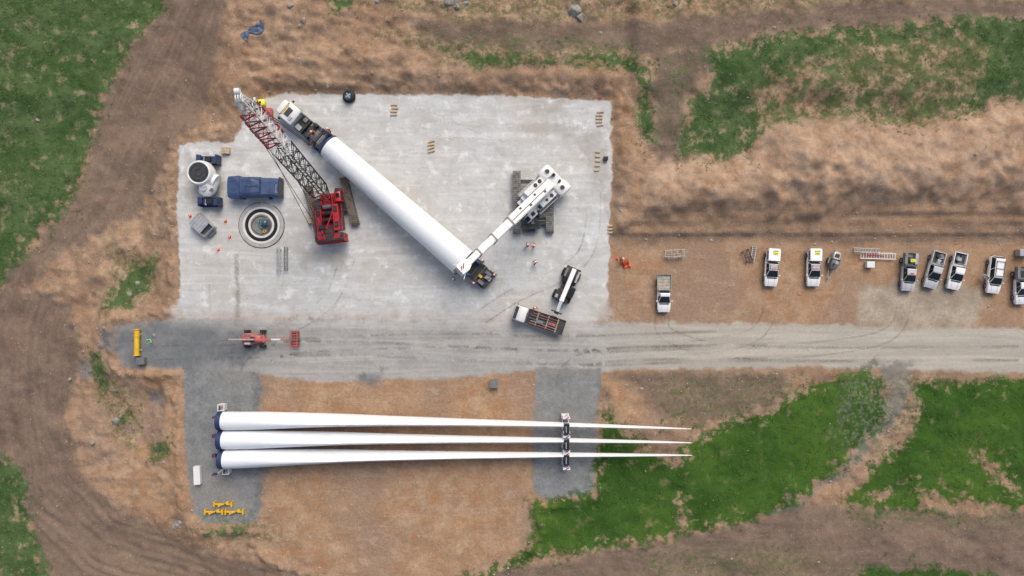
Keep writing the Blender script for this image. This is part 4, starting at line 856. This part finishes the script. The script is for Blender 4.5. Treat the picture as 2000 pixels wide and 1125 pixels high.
# ---------------------------------------------------------------- cars
def car(px,py,dx,dy,kind,label,paint=None,sign=None,openroof=False):
    paint=paint or CARW; E=thing('parked_car',label,'car',P(px,py),ang(dx,dy),'cars parked beside the access road')
    single=kind=='tray'; rear=-2.65
    mb=MB()
    back=-.35 if single else (-.75 if kind in('tub','canopy','dark_tray') else -2.6)
    if kind=='wagon': mb.rloft([(-2.6,.80,.5,1.1),(-2.5,.9,.42,1.15),(1.1,.93,.38,1.08),(1.7,.93,.38,1.05),(2.3,.88,.38,.98),(2.6,.74,.42,.85)],paint,.14)
    elif kind in('tub','canopy'): mb.rloft([(-2.62,.84,.5,.78),(-.8,.92,.42,.78),(-.79,.92,.42,1.08),(1.1,.93,.38,1.08),(1.7,.93,.38,1.05),(2.3,.88,.38,.98),(2.6,.74,.42,.85)],paint,.12)
    else: mb.rloft([(back-.1,.88,.45,1.05),(1.1,.93,.38,1.08),(1.7,.93,.38,1.05),(2.3,.88,.38,.98),(2.6,.74,.42,.85)],paint,.14)
    mb.obj('body',E)
    x0=back+.05; x1=1.35; t0=x0+(.25 if kind!='wagon' else .3); t1=.42; zt=1.72
    mb=MB(); mb.loft([[(x0,-.86,1.03),(x1,-.86,1.03),(x1,.86,1.03),(x0,.86,1.03)],[(t0,-.66,zt-.06),(t1,-.62,zt-.06),(t1,.62,zt-.06),(t0,.66,zt-.06)],[(t0+.12,-.58,zt),(t1-.12,-.54,zt),(t1-.12,.54,zt),(t0+.12,.58,zt)]],paint,True,False)
    cab=mb.obj('cabin',E)
    def quad(a,b,c,d,nm,e=.012):
        a,b,c,d=map(Vector,(a,b,c,d)); n=(b-a).cross(d-a).normalized(); cc=(a+b+c+d)/4
        if n.dot(cc-Vector(((x0+x1)/2,0,1.3)))<0: n=-n
        q=[cc+(p-cc)*.93+n*e for p in(a,b,c,d)]
        m2=MB(); m2.add(q+[p-n*e*.8 for p in q],[(0,1,2,3),(0,1,5,4),(1,2,6,5),(2,3,7,6),(3,0,4,7)],GLASS); m2.obj(nm,cab)
    quad((x1,-.86,1.05),(x1,.86,1.05),(t1,.62,zt-.06),(t1,-.62,zt-.06),'windscreen')
    quad((x0,-.86,1.12),(x0,.86,1.12),(t0,.66,zt-.08),(t0,-.66,zt-.08),'rear_window')
    xm=(x0+x1)/2-.05; tm=(t0+t1)/2
    for s in(-1,1):
        quad((xm,s*.86,1.06),(x1-.1,s*.86,1.06),(t1,s*.625,zt-.07),(tm,s*.64,zt-.07),'window')
        if not single: quad((x0+.08,s*.86,1.06),(xm,s*.86,1.06),(tm,s*.64,zt-.07),(t0,s*.66,zt-.07),'window')
        MB().box((1.05,s*1.05,1.15),(.14,.22,.16),paint).obj('mirror',E,.02)
        MB().box((2.5,s*.66,.78),(.2,.3,.16),LAMPW).obj('headlight',E,.03)
        MB().box((rear+.03,s*.8,.9),(.08,.14,.3),LAMPR).obj('tail_light',E,.01)
    mb=MB(); mb.box((2.62,0,.62),(.1,1.1,.28),BLACK); mb.obj('grille',E,.02)
    mb=MB(); mb.box((1.46,0,1.072),(.18,1.35,.03),BLACK,ry=.08); mb.obj('wiper_cowl',E)
    for yy in(-.42,.42): MB().box((1.98,yy,1.035),(.75,.02,.012),MGREY,ry=.09).obj('bonnet_crease',E)
    if kind in('tray','dark_tray'):
        xx0=-2.65; xx1=back-.15; L=xx1-xx0; mm=BEIGE if kind=='tray' else MGREY
        mb=MB(); mb.box(((xx0+xx1)/2,0,.92),(L,1.95,.08),mm)
        for s in(-1,1): mb.box(((xx0+xx1)/2,s*.96,1.1),(L,.05,.3),LGREY if single else mm)
        mb.box((xx0,0,1.1),(.05,1.95,.3),LGREY if single else mm); mb.box((xx1,0,1.35),(.06,1.9,.8),mm)
        for k in range(5): mb.box((xx0+.25+k*L/5,0,.975),(.05,1.8,.03),MGREY)
        mb.box((-1.0,0,.7),(3.0,.8,.2),BLACK)
        mb.obj('tray',E,.01)
        if kind=='dark_tray':
            for s in(-1,1): MB().box((-1.85,s*.72,1.2),(1.5,.4,.45),LGREY if s>0 else MGREY).obj('toolbox',E,.03)
            MB().box((-1.7,0,1.1),(.8,.7,.25),DGREY).obj('load',E,.03)
    if kind=='tub':
        mb=MB()
        for s in(-1,1): mb.box((-1.7,s*.86,.95),(1.85,.12,.36),paint)
        mb.box((-2.58,0,.95),(.1,1.7,.36),paint); mb.box((-.86,0,.95),(.08,1.6,.36),paint); mb.box((-1.7,0,.80),(1.7,1.6,.05),DGREY); mb.obj('tub',E,.02)
        for _ in range(5): MB().box((random.uniform(-2.25,-1.2),random.uniform(-.5,.5),1.0),(random.uniform(.3,.7),random.uniform(.25,.6),random.uniform(.2,.35)),random.choice([DGREY,MGREY,LGREY,LGREY,MGREY]),rz=random.uniform(-.3,.3)).obj('load',E,.02)
        mb=MB(); mb.tube([(-.95,-.8,1.1),(-.95,-.6,1.75),(-.95,.6,1.75),(-.95,.8,1.1)],.04,LGREY); mb.obj('sports_bar',E)
    if kind=='canopy':
        mb=MB(); mb.rloft([(-2.62,.80,.75,1.55),(-2.45,.84,.75,1.70),(-.9,.84,.75,1.72)],paint,.12); mb.obj('canopy',E)
        for s in(-1,1): MB().box((-1.7,s*.845,1.35),(1.2,.02,.35),GLASS).obj('canopy_window',E)
        MB().box((-.84,0,1.5),(.1,1.4,.3),BLACK).obj('canopy_gap',E)
    if kind in('wagon','canopy'):
        zr=1.80; mb=MB(); xa=-1.9 if kind=='wagon' else -.45
        for s in(-1,1): mb.cyl((xa,s*.54,zr),(.3,s*.54,zr),.03,DGREY,seg=6)
        for k in range(3): mb.box((xa+.1+k*(.1-xa)/2,0,zr),(.06,1.12,.04),DGREY)
        mb.obj('roof_rack',E)
    if sign:
        zz=1.80 if kind!='dark_tray' else 1.6; mb=MB(); mb.box((sign,.1,zz),(.42,.72,.05),YELB); mb.box((sign-.26,.1,zz+.01),(.12,.74,.05),MGREY); mb.box((sign+.05,.1,zz+.03),(.06,.5,.01),BLACK)
        for s in(-1,1): mb.box((sign,.1+s*.3,zz-.12),(.05,.05,.25),DGREY)
        mb.obj('warning_board',E)
        mb=MB(); mb.box((t1-.25,0,1.82),(.12,.5,.10),ORG); mb.obj('light_bar',E,.03)
    MB().cyl((.9,.8,1.0),(1.0,.8,2.3),.015,BLACK,seg=5).obj('aerial',E)
    for x in(1.65,-1.6):
        for s in(-1,1): wheel(E,x,s*.82,.38,.38,.26)
    if openroof:
        mb=MB(); mb.box((.45,-1.35,.95),(.95,.08,.75),paint,rz=.9); mb.box((.45,-1.35,1.42),(.7,.05,.3),GLASS,rz=.9); mb.obj('open_door',E,.02)
car(1294,573,0,1,'tray','white single cab utility with beige steel tray on bare clay')
car(1503,523,-.06,1,'canopy','white utility with canopy and yellow roof board on clay',sign=-2.0)
car(1584,523,-.02,1,'canopy','white utility with small yellow warning board on canopy',CARW,sign=-2.0)
car(1768,532,-.06,1,'dark_tray','silver utility with grey tray and yellow board',CARS,sign=-1.6)
car(1818,528,-.28,1,'tub','silver utility with loaded open tub',CARS)
car(1861,530,-.22,1,'tub','white dual cab utility with gear in open tub')
car(1935,537,-.12,1,'wagon','white station wagon with driver door open',openroof=True)
car(1986,558,.0,1,'dark_tray','white utility with grey open tray parked on clay')

def flatbed():
    c=P(1052,624); E=thing('flatbed_truck','white cab flatbed truck carrying red and grey poles','truck',c,ang(-80,-27))
    mb=MB(); mb.rloft([(1.9,1.02,.7,2.3),(2.1,1.05,.6,2.5),(3.1,1.05,.55,2.45),(3.55,1.0,.5,1.5),(3.7,.9,.5,1.2)],WHITE,.18); cab=mb.obj('cab',E)
    MB().box((3.38,0,1.98),(.05,1.75,.95),GLASS,ry=-.43).obj('windscreen',cab)
    for s in(-1,1):
        MB().box((2.75,s*1.06,1.9),(.8,.03,.55),GLASS).obj('window',cab); MB().box((3.45,s*1.2,1.8),(.1,.2,.4),BLACK).obj('mirror',E,.02); MB().box((3.62,s*.7,.85),(.12,.3,.2),LAMPW).obj('headlight',E,.02)
        for x in(2.9,-1.9): wheel(E,x,s*.9,.45,.45,.3 if x>0 else .5)
    mb=MB(); mb.box((-.9,0,.75),(5.6,.9,.25),BLACK); mb.obj('chassis',E); mb=MB(); mb.box((-.95,0,1.05),(5.4,2.15,.12),DGREY)
    for s in(-1,1): mb.box((-.95,s*1.07,1.2),(5.4,.05,.25),MGREY)
    mb.box((1.75,0,1.6),(.08,2.1,1.1),MGREY); mb.box((-3.65,0,1.2),(.06,2.15,.25),MGREY); mb.obj('tray',E,.01)
    for k,y in enumerate((-.7,-.35,.1,.45,.8)): MB().box((-.8+.2*(k%3),y,1.32),(3.6+.2*(k%2),.08,.14),(PINK if k in(0,4) else (MGREY if k in(1,2) else LGREY))).obj('pole',E)
    for x in(-2.6,-1.2,.3): MB().box((x,0,1.19),(.15,1.9,.1),WOOD).obj('bearer',E)
    MB().box((-1.9,.0,1.46),(1.0,.4,.1),PINK).obj('load',E); MB().box((-.2,.2,1.45),(.9,.4,.1),MGREY).obj('load',E)
flatbed()
def pickcarry():
    c=P(1106,557); E=thing('mobile_crane','compact dark wheeled crane with long white boom','crane',c,ang(-34,80))
    mb=MB(); mb.box((0,0,.95),(5.0,1.4,.5),DGREY); mb.rloft([(-2.6,1.0,.9,1.9),(-1.0,1.1,.9,2.0),(-.2,1.0,.9,1.6)],DGREY,.15); mb.box((1.6,0,1.3),(1.6,1.9,.35),DGREY); mb.obj('chassis',E,.04)
    mb=MB(); mb.rloft([(.0,.42,1.0,2.5),(1.2,.42,1.0,2.5),(1.6,.4,1.0,1.9)],DGREY,.1); o=mb.obj('cab',E); o.location=(0,.85,0); MB().box((.6,0,2.52),(.9,.6,.03),GLASS).obj('window',o)
    for cc,dd,mm in(((-1.5,.85,2.0),(1.6,.3,.15),LGREY),((-1.6,-.85,2.0),(1.2,.3,.2),MGREY),((1.9,-.8,1.55),(.5,.4,.3),LGREY)): MB().box(cc,dd,mm).obj('engine_cover',E,.03)
    for x in(-1.6,1.7):
        for s in(-1,1): wheel(E,x,s*1.05,.62,.62,.5,LGREY)
    def bm(x0,z0,x1,z1,w,m): 
        a=MB(); a.loft([[(x,w*i,z+w*1.1*j) for i,j in((-1,-1),(1,-1),(1,1),(-1,1))] for x,z in((x0,z0),(x1,z1))],m,True,False); return a
    bm(-2.4,2.4,2.4,3.0,.30,WHITE).obj('boom_section',E,.03); bm(2.3,3.0,3.9,3.2,.22,LGREY).obj('boom_section',E,.02)
    mb=MB(); mb.box((4.0,0,3.1),(.5,.6,.5),BLACK); mb.cyl((4.1,0,3.0),(4.1,0,1.8),.03,BLACK); mb.box((4.1,0,1.7),(.3,.2,.4),YEL); mb.box((4.0,0,2.85),(.2,1.5,.1),DGREY); mb.obj('boom_head',E,.02)
    MB().cyl((.2,0,1.3),(1.6,0,2.6),.12,LGREY).obj('luffing_ram',E)
pickcarry()
def boomlift():
    c=P(501,661); E=thing('boom_lift','faded red self propelled boom lift with long jib and basket','boom lift',c,0)
    mb=MB(); mb.box((0,0,.75),(2.9,1.0,.4),PINK); mb.box((-1.1,0,.6),(.3,2.0,.22),DGREY); mb.box((1.1,0,.6),(.3,2.0,.22),DGREY); mb.obj('chassis',E,.04)
    for x in(-1.1,1.1):
        for s in(-1,1): wheel(E,x,s*1.05,.45,.45,.35,PINK)
    mb=MB(); mb.rloft([(-1.5,.55,1.0,1.5),(-1.2,.8,1.0,1.8),(-.3,.85,1.0,1.8),(.3,.6,1.0,1.7),(1.1,.45,1.0,1.4)],PINK,.25); mb.obj('turret',E)
    MB().box((-.6,.55,1.82),(.9,.28,.08),MGREY).obj('engine_cover',E,.02); MB().box((-.6,-.55,1.82),(.8,.28,.08),WHITE).obj('engine_cover',E,.02); MB().cyl((.1,0,1.2),(.1,0,1.95),.4,DGREY,seg=16).obj('slew_ring',E)
    MB().box((.2,0,2.2),(5.2,.26,.34),PINK,ry=.05).obj('boom_section',E,.03); MB().box((3.2,0,1.95),(1.6,.2,.26),WHITE,ry=.1).obj('boom_section',E,.02); MB().box((-1.2,.02,2.5),(3.4,.18,.18),LGREY).obj('boom_section',E,.02)
    mb=MB(); mb.box((4.4,0,1.5),(1.5,.15,.18),PINK,ry=.3); mb.obj('jib',E,.02)
    mb=MB(); mb.box((5.65,0,.55),(1.05,2.3,.06),DGREY)
    for z in(1.0,1.6): mb.tube([(5.15,-1.15,z),(6.15,-1.15,z),(6.15,1.15,z),(5.15,1.15,z),(5.15,-1.15,z)],.04,PINK)
    for x in(5.15,5.65,6.15):
        for y in(-1.15,0,1.15): mb.cyl((x,y,.55),(x,y,1.6),.035,PINK,seg=6)
    for k in range(6): mb.box((5.65,-.95+k*.38,.60),(.95,.2,.04),PINK)
    mb.box((5.3,0,1.4),(.25,.6,.25),MGREY); mb.obj('basket',E)
    mb=MB(); mb.box((-2.7,0,2.3),(.4,.4,.3),PINK); mb.obj('counterweight',E,.03)
boomlift()

# misc equipment
E=thing('steel_tube','bright yellow flanged steel tube lying on gravel','steel tube',P(271,668))
mb=MB(); mb.cyl((0,-1.8,.5),(0,1.8,.5),.36,YEL,seg=24); mb.obj('tube',E)
for y in(-1.8,1.8,.9): MB().cyl((0,y-.06,.5),(0,y+.06,.5),.46,YEL,seg=24).obj('flange',E)
for y in(-1.1,1.1): MB().box((0,y,.08),(1.0,.2,.16),WOOD).obj('bearer',E)
def lidbox(px,py,w,d,h,m,label,rz=0,name='storage_box'):
    E=thing(name,label,'container',P(px,py),rz); mb=MB(); mb.box((0,0,h/2+.1),(w,d,h),m)
    n=max(2,int(w/.25))
    for k in range(n):
        for s in(-1,1): mb.box((-w/2+.12+k*(w-.24)/(n-1),s*d/2,h/2+.1),(.07,.05,h*.9),m)
    mb.obj('body',E,.02); mb=MB(); mb.box((0,0,h+.14),(w+.06,d+.06,.07),m); mb.box((0,0,h+.19),(w*.9,.05,.03),m); mb.box((0,d*.25,h+.19),(w*.9,.04,.03),m); mb.box((0,-d*.25,h+.19),(w*.9,.04,.03),m); mb.obj('lid',E,.015)
    for s in(-1,1): MB().box((s*w*.3,0,.05),(.15,d,.1),BLACK).obj('skid',E)
lidbox(280,704,1.1,.9,.7,MGREY,'small grey steel box beside yellow tube')
lidbox(389,926,.85,2.5,.6,WHITE,'narrow white storage box on grey gravel',.04)
lidbox(965,748,1.1,1.1,.8,MGREY,'blue grey plastic tank box on clay edge')
lidbox(1695,517,1.0,.8,.7,WHITE,'white storage box beside stacked ladders')
lidbox(1992,494,1.6,.9,1.0,LGREY,'grey steel toolbox on bare clay')
lidbox(1182,311,.6,.5,.5,BLACK,'small black box on pad edge')
lidbox(528,222,.9,1.1,.8,PINK,'orange red toolbox on gravel')
E=thing('water_tank','small rounded bright yellow tank on gravel','tank',P(513,203)); mb=MB(); mb.rloft([(-.55,.3,.1,.7),(-.4,.45,.05,.9),(.4,.45,.05,.9),(.55,.3,.1,.7)],YELB,.2); mb.obj('tank_shell',E); MB().cyl((0,0,.88),(0,0,.98),.14,BLACK).obj('filler_cap',E)
E=thing('hose','tangled cyan and yellow hose on dark gravel','hose',P(290,665)); mb=MB(); mb.tube([(-.7,.8,.05),(-.2,.3,.06),(.3,.6,.05),(.5,0,.05),(-.3,-.3,.06),(0,-.7,.05),(.6,-.5,.05)],.04,CYAN); mb.obj('hose_loop',E); mb=MB(); mb.tube([(-.3,.1,.1),(.2,.2,.1),(.5,-.2,.1),(0,-.4,.1)],.04,YELB); mb.obj('yellow_hose_loop',E)
E=thing('cable_drum','black round cable drum with blue core on pad edge','cable drum',P(683,190)); mb=MB(); mb.torus((0,0,.35),.68,.24,BLACK,'Z',32); mb.torus((0,0,.75),.6,.2,BLACK,'Z',32); mb.obj('cable_coil',E); mb=MB(); mb.cyl((0,0,.05),(0,0,.85),.4,BLUE,seg=20); mb.box((0,0,.9),(.9,.12,.06),LGREY,rz=.6); mb.box((0,0,.93),(.12,.9,.06),LGREY,rz=.6); mb.obj('core',E)
def bearers(px,py,n,rz,horiz=True,grp='timber bearers set out on the pad',pitch=6.5,L=.95):
    for k in range(n):
        x,y=(px,py+(k-(n-1)/2)*pitch)
        E=thing('timber_bearer','pale stacked timber bearer lying on gravel pad','timber',P(x+random.uniform(-1.5,1.5),y),rz+random.uniform(-.12,.12),grp)
        mb=MB(); mb.box((0,-.08,.09),(L,.12,.18),WOOD); mb.box((.02,.08,.09),(L,.12,.18),WOOD); mb.box((0,0,.21),(L*.94,.16,.07),WOOD); mb.obj('plank',E,.01)
bearers(770,215,4,.0); bearers(843,286,4,.25); bearers(1171,232,5,.05); bearers(1166,315,5,.0,pitch=9,L=.7); bearers(1191,448,3,.0,L=.6)
def frame(px,py,L,W,rz,m,label,rungs=8,name='storage_rack',z=.3,red=False,cat='steel rack'):
    E=thing(name,label,cat,P(px,py),rz)
    for s in(-1,1): MB().box((0,s*W/2,z),(L,.1,.1),m).obj('rail',E)
    for k in range(rungs): MB().box((-L/2+.1+k*(L-.2)/(rungs-1),0,z),(.07,W,.07),m).obj('rung',E)
    for a in(-1,1):
        for s in(-1,1): MB().box((a*L*.4,s*W/2,z/2-.03),(.1,.12,z-.06),m).obj('foot',E)
    if red: MB().box((-.1*L,0,z+.07),(L*.45,W*.2,.06),RED).obj('red_board',E)
frame(546,508,3.6,.45,math.pi/2,LGREY,'long galvanised rack standing on gravel',8,z=.5); frame(560,506,3.4,.4,math.pi/2,MGREY,'long grey steel rack standing on gravel',7,z=.4)
frame(1315,495,2.8,.9,.05,LGREY,'galvanised trestle frame on bare clay',4,'trestle',z=.9,cat='trestle'); frame(1315,500,1.9,.5,.1,WOOD,'timber trestle boards leaning on clay',3,'trestle',z=.5,cat='trestle')
frame(1470,496,2.3,.5,math.pi/2-.15,LGREY,'aluminium ladder beside dark rack',8,'ladder',cat='ladder'); frame(1458,500,1.9,.8,math.pi/2+.4,DGREY,'dark steel rack on clay',6,z=.5)
frame(1712,500,5.0,.8,-.03,WHITE,'long white ladder frames stacked on clay',14,'ladder',z=.4,red=True,cat='ladder'); frame(1688,489,3.6,.5,-.03,LGREY,'aluminium ladder stacked with boards',10,'ladder',z=.7,cat='ladder')
for (x,y) in((438,983),(420,998),(460,998)):
    E=thing('lifting_bracket','yellow steel lifting bracket lying on grey gravel','steel bracket',P(x,y),.0,'yellow brackets stacked near blades')
    mb=MB(); mb.box((0,0,.35),(2.6,.2,.2),YEL); 
    for s in(-1,1): mb.box((s*1.22,0,.3),(.18,.75,.55),YEL); mb.box((s*.5,.16*s,.3),(.5,.28,.3),YEL,rz=.6)
    mb.cyl((-.2,0,.3),(-.2,0,.6),.15,YEL,seg=12)
    mb.obj('beam',E,.02); MB().cyl((.3,0,.3),(.3,0,.55),.1,BLACK,seg=12).obj('socket',E)
def trailer():
    E=thing('trailer_compressor','grey towed compressor with drawbar and slim canopy','trailer',P(1623,515),ang(-.28,1))
    mb=MB(); mb.rloft([(-1.7,.35,.6,1.1),(-1.4,.5,.5,1.25),(-.6,.5,.5,1.3)],LGREY,.1); mb.rloft([(-.45,.55,.5,1.4),(.3,.55,.5,1.4),(.8,.4,.55,1.1)],MGREY,.12); mb.box((-.5,0,.5),(2.6,.5,.15),DGREY); mb.obj('canopy',E)
    for cc,dd,mm in(((-1.1,0,1.3),(.5,.6,.1),DGREY),((-.1,.15,1.42),(.4,.4,.12),LGREY),((.2,-.25,1.42),(.3,.25,.15),BLACK)): MB().box(cc,dd,mm).obj('vent',E,.02)
    MB().cyl((-.5,.35,1.2),(-.5,.35,1.7),.08,BLACK).obj('exhaust',E)
    mb=MB(); mb.beam((.8,.4,.5),(2.5,0,.5),.07,LGREY); mb.beam((.8,-.4,.5),(2.5,0,.5),.07,LGREY); mb.cyl((2.1,0,0),(2.1,0,.9),.05,LGREY); mb.obj('drawbar',E)
    for s in(-1,1): wheel(E,-.3,s*.72,.35,.35,.22); MB().box((-.3,s*.72,.78),(.95,.27,.06),MGREY).obj('mudguard',E,.02)
trailer()
E=thing('blue_tarpaulin','crumpled blue tarpaulin half buried in earth','tarpaulin',P(503,68),-.75); mb=MB(); n=20; vs=[];fs=[]
for i in range(n):
    for j in range(n):
        u=i/(n-1)-.5; v=j/(n-1)-.5; xx=u*(.6+.9*abs(math.sin(v*5+1)))+.4*math.sin(v*6)+random.uniform(-.06,.06); yy=v*3.4+random.uniform(-.06,.06)
        wp=Matrix.Rotation(-.75,3,'Z')@Vector((xx,yy,0)); gx=503+wp.x/S; gy=68-wp.y/S
        vs.append((xx,yy,float(sample(H,np.array([gx]),np.array([gy]))[0])+.1+.2*random.random()*(1-abs(u)*1.6)))
for i in range(n-1):
    for j in range(n-1): fs.append((i*n+j,(i+1)*n+j,(i+1)*n+j+1,i*n+j+1))
mb.add(vs,fs,mat('faded_blue_sheet',(0.085,0.14,0.23,1),0.6,0,0.3,2,0.45),True); mb.obj('sheet',E)
for (x,y) in((372,422),(449,463),(427,488),(441,432),(1172,190),(378,440),(1205,505),(1230,520)):
    E=thing('traffic_cone','orange traffic cone standing on gravel','traffic cone',P(x,y),0,'traffic cones around the pad'); MB().box((0,0,.03),(.4,.4,.05),ORG).cyl((0,0,.05),(0,0,.7),.15,ORG,r2=.04,seg=16).obj('cone_body',E); MB().cyl((0,0,.35),(0,0,.5),.105,WHITE,r2=.08,seg=16).obj('reflective_band',E)
E=thing('safety_barrier','folded orange plastic barrier heap on clay','barrier',P(1219,513)); mb=MB()
for k in range(5): mb.box((-.5+k*.25,.1*math.sin(k*2),.4),(.06,1.0,.5),ORG,rz=.4*math.sin(k*1.7),rx=.5)
mb.obj('barrier_panel',E,.02); MB().box((.3,-.5,.15),(.7,.3,.2),ORG,rz=.5).obj('barrier_foot',E,.03)

# ---------------------------------------------------------------- people
def skin(verts,edges,rad,roots,m,name):
    me=bpy.data.meshes.new(name); me.from_pydata(verts,edges,[]); o=bpy.data.objects.new('tmp',me); COL.objects.link(o)
    md=o.modifiers.new('s','SKIN'); md.use_smooth_shade=True
    for i,r in enumerate(rad): me.skin_vertices[0].data[i].radius=(r,r); me.skin_vertices[0].data[i].use_root=i in roots
    sd=o.modifiers.new('u','SUBSURF'); sd.levels=1; sd.render_levels=1
    bpy.context.view_layer.update(); out=bpy.data.meshes.new_from_object(o.evaluated_get(bpy.context.evaluated_depsgraph_get())); bpy.data.objects.remove(o)
    out.name=name; out.materials.clear(); out.materials.append(m)
    for p in out.polygons: p.use_smooth=True
    return out
def person_meshes(pose):
    step=.22 if pose=='walk' else .04; 
    hr=(.45,-.30,1.25) if pose=='reach' else ((.25,-.26,1.0) if pose=='walk' else (.05,-.32,.86)); hl=(.42,.24,1.22) if pose=='reach' else ((-.2,.28,.95) if pose=='walk' else (.12,.30,.88))
    V=[(0,0,.98),(0,0,1.18),(0,0,1.38),(0,0,1.50),(.01,0,1.58),(.02,0,1.70)];R=[.135,.125,.14,.06,.085,.095];Ed=[(0,1),(1,2),(2,3),(3,4),(4,5)]
    hands=[]
    for s,h in((-1,hr),(1,hl)):
        sh=(0,s*.19,1.40); el=((h[0]*.45-.03),s*.29,(1.40+h[2])/2-.05); b=len(V)
        V+= [sh,el,h]; R+=[.06,.043,.032]; Ed+=[(2,b),(b,b+1),(b+1,b+2)]
        d=(Vector(h)-Vector(el)).normalized(); palm=Vector(h)+d*.07; V.append(tuple(palm)); R.append(.032); Ed.append((b+2,b+3)); hands.append((palm,d,s))
        b=len(V); sx=step*s; V+=[(0,s*.10,.92),(sx*.6+.02,s*.11,.50),(sx,s*.12,.09),(sx+.15,s*.13,.05)]; R+=[.09,.062,.042,.045]; Ed+=[(0,b),(b,b+1),(b+1,b+2),(b+2,b+3)]
    roots=[0]
    for palm,d,s in hands:
        side=d.cross(Vector((0,1,0))).normalized()
        for k in range(4):
            b=len(V); o=side*((k-1.5)*.02); l=(.07,.08,.075,.06)[k]; p0=palm+o; p1=palm+o+d*(.03+l*.5); p2=p1+d*l*.4+Vector((0,-s*.02,0)); V+=[tuple(p0),tuple(p1),tuple(p2)]; R+=[.010,.009,.008]; Ed+=[(b,b+1),(b+1,b+2)]; roots.append(b)
        b=len(V); V+=[tuple(palm-d*.03),tuple(palm+side*.04),tuple(palm+side*.055+d*.03)]; R+=[.012,.010,.009]; Ed+=[(b,b+1),(b+1,b+2)]; roots.append(b)
    body=skin(V,Ed,R,roots,SKINM,'body')
    jv=[V[0],V[1],V[2],V[6],V[7],V[8],V[14],V[15],V[16]]; jr=[.165,.155,.165,.085,.065,.05,.085,.065,.05]; je=[(0,1),(1,2),(2,3),(3,4),(4,5),(2,6),(6,7),(7,8)]
    jac=skin(jv,je,jr,[0],ORG,'jacket')
    tv=[V[0],V[10],V[11],V[12],V[18],V[19],V[20]]; tr=skin(tv,[(0,1),(1,2),(2,3),(0,4),(4,5),(5,6)],[.15,.11,.08,.06,.11,.08,.06],[0],TROU,'trousers')
    boots=[]
    for i in(12,20):
        x,y,z=V[i]; bt=MB(Matrix.Translation((x,y,0))); bt.rloft([(-.1,.05,0,.14),(.05,.055,0,.13),(.18,.05,0,.07),(.22,.03,0,.05)],BLACK,.03); boots.append(bt.mesh('boot'))
    hm=MB(); rg=[[(.02+r*1.1*math.cos(2*math.pi*k/20),r*math.sin(2*math.pi*k/20),z) for k in range(20)] for z,r in((1.715,.15),(1.73,.15),(1.735,.125),(1.79,.115),(1.84,.08),(1.86,.03))]; hm.loft(rg,WHITE)
    fc=MB(); 
    for s in(-1,1): fc.box((.112,s*.035,1.665),(.012,.022,.012),BLACK); fc.box((.015,s*.098,1.65),(.03,.02,.06),SKINM)
    fc.box((.125,0,1.64),(.03,.022,.04),SKINM); fc.box((.108,0,1.605),(.01,.05,.01),PINK)
    band=MB().torus((0,0,1.2),.155,.02,LGREY,'Z',20,6)
    return [('body',body),('jacket',jac),('trousers',tr),('boot',boots[0]),('boot',boots[1]),('helmet',hm.mesh('helmet')),('face',fc.mesh('face')),('reflective_band',band.mesh('reflective_band'))]
PM={p:person_meshes(p) for p in('stand','reach','walk')}
for (x,y,h,p,rz,lab) in[(1030,479,0,'stand',.5,'worker in orange jacket and white helmet standing on pad'),(1043,481,0,'reach',2.6,'worker in orange jacket gesturing beside colleague'),(1045,512,0,'walk',-2.2,'worker in orange jacket walking across gravel'),
  (1044,600,0,'reach',-1.2,'worker in orange jacket reaching toward flatbed truck'),(590,219,0,'stand',-2.5,'worker in orange jacket standing by truck cab'),(614,262,1.3,'reach',-.8,'worker in orange jacket guiding tower flange'),(614,290,0,'stand',1.0,'worker in orange jacket beside tower flange'),
  (645,256,0,'reach',-2.0,'worker in orange jacket attaching lifting gear'),(887,545,0,'stand',.8,'worker in orange jacket watching rear dolly'),(926,553,0,'reach',1.5,'worker in orange jacket handling rear dolly'),(943,509,0,'stand',-2.3,'worker in orange jacket next to rear flange'),(966,537,0,'walk',2.8,'worker in orange jacket stepping past dolly wheels'),(1213,506,0,'stand',0,'worker in orange jacket on bare clay')]:
    E=thing('person',lab,'person',P(x,y,h),rz,'site workers in orange jackets')
    b=mk('body',PM[p][0][1],E)
    for k,me in PM[p][1:]: mk(k,me,b if k=='face' else E)

# ---------------------------------------------------------------- light, world, camera
w=bpy.data.worlds.new('World'); scene.world=w; w.use_nodes=True; nt=w.node_tree
sky=nt.nodes.new('ShaderNodeTexSky'); sky.sky_type='NISHITA'; sky.sun_disc=False; sky.sun_elevation=math.radians(50); sky.sun_rotation=math.radians(20); sky.dust_density=6; sky.air_density=1.2; sky.ozone_density=.6
nt.links.new(sky.outputs[0],nt.nodes['Background'].inputs[0]); nt.nodes['Background'].inputs[1].default_value=.135
sd=bpy.data.lights.new('sun','SUN'); sd.energy=1.4; sd.angle=math.radians(40); sd.color=(1,.97,.93); so=bpy.data.objects.new('sun',sd); COL.objects.link(so); so.rotation_euler=(math.radians(40),0,math.radians(160)); so.location=(0,0,120)
cd=bpy.data.cameras.new('camera'); cd.sensor_width=36; cd.lens=36/(2*(72/96)); cd.clip_end=6000; co=bpy.data.objects.new('camera',cd); COL.objects.link(co); co.location=(0,0,CH); scene.camera=co
scene.view_settings.view_transform='Standard'; scene.view_settings.look='None'; scene.view_settings.exposure=0
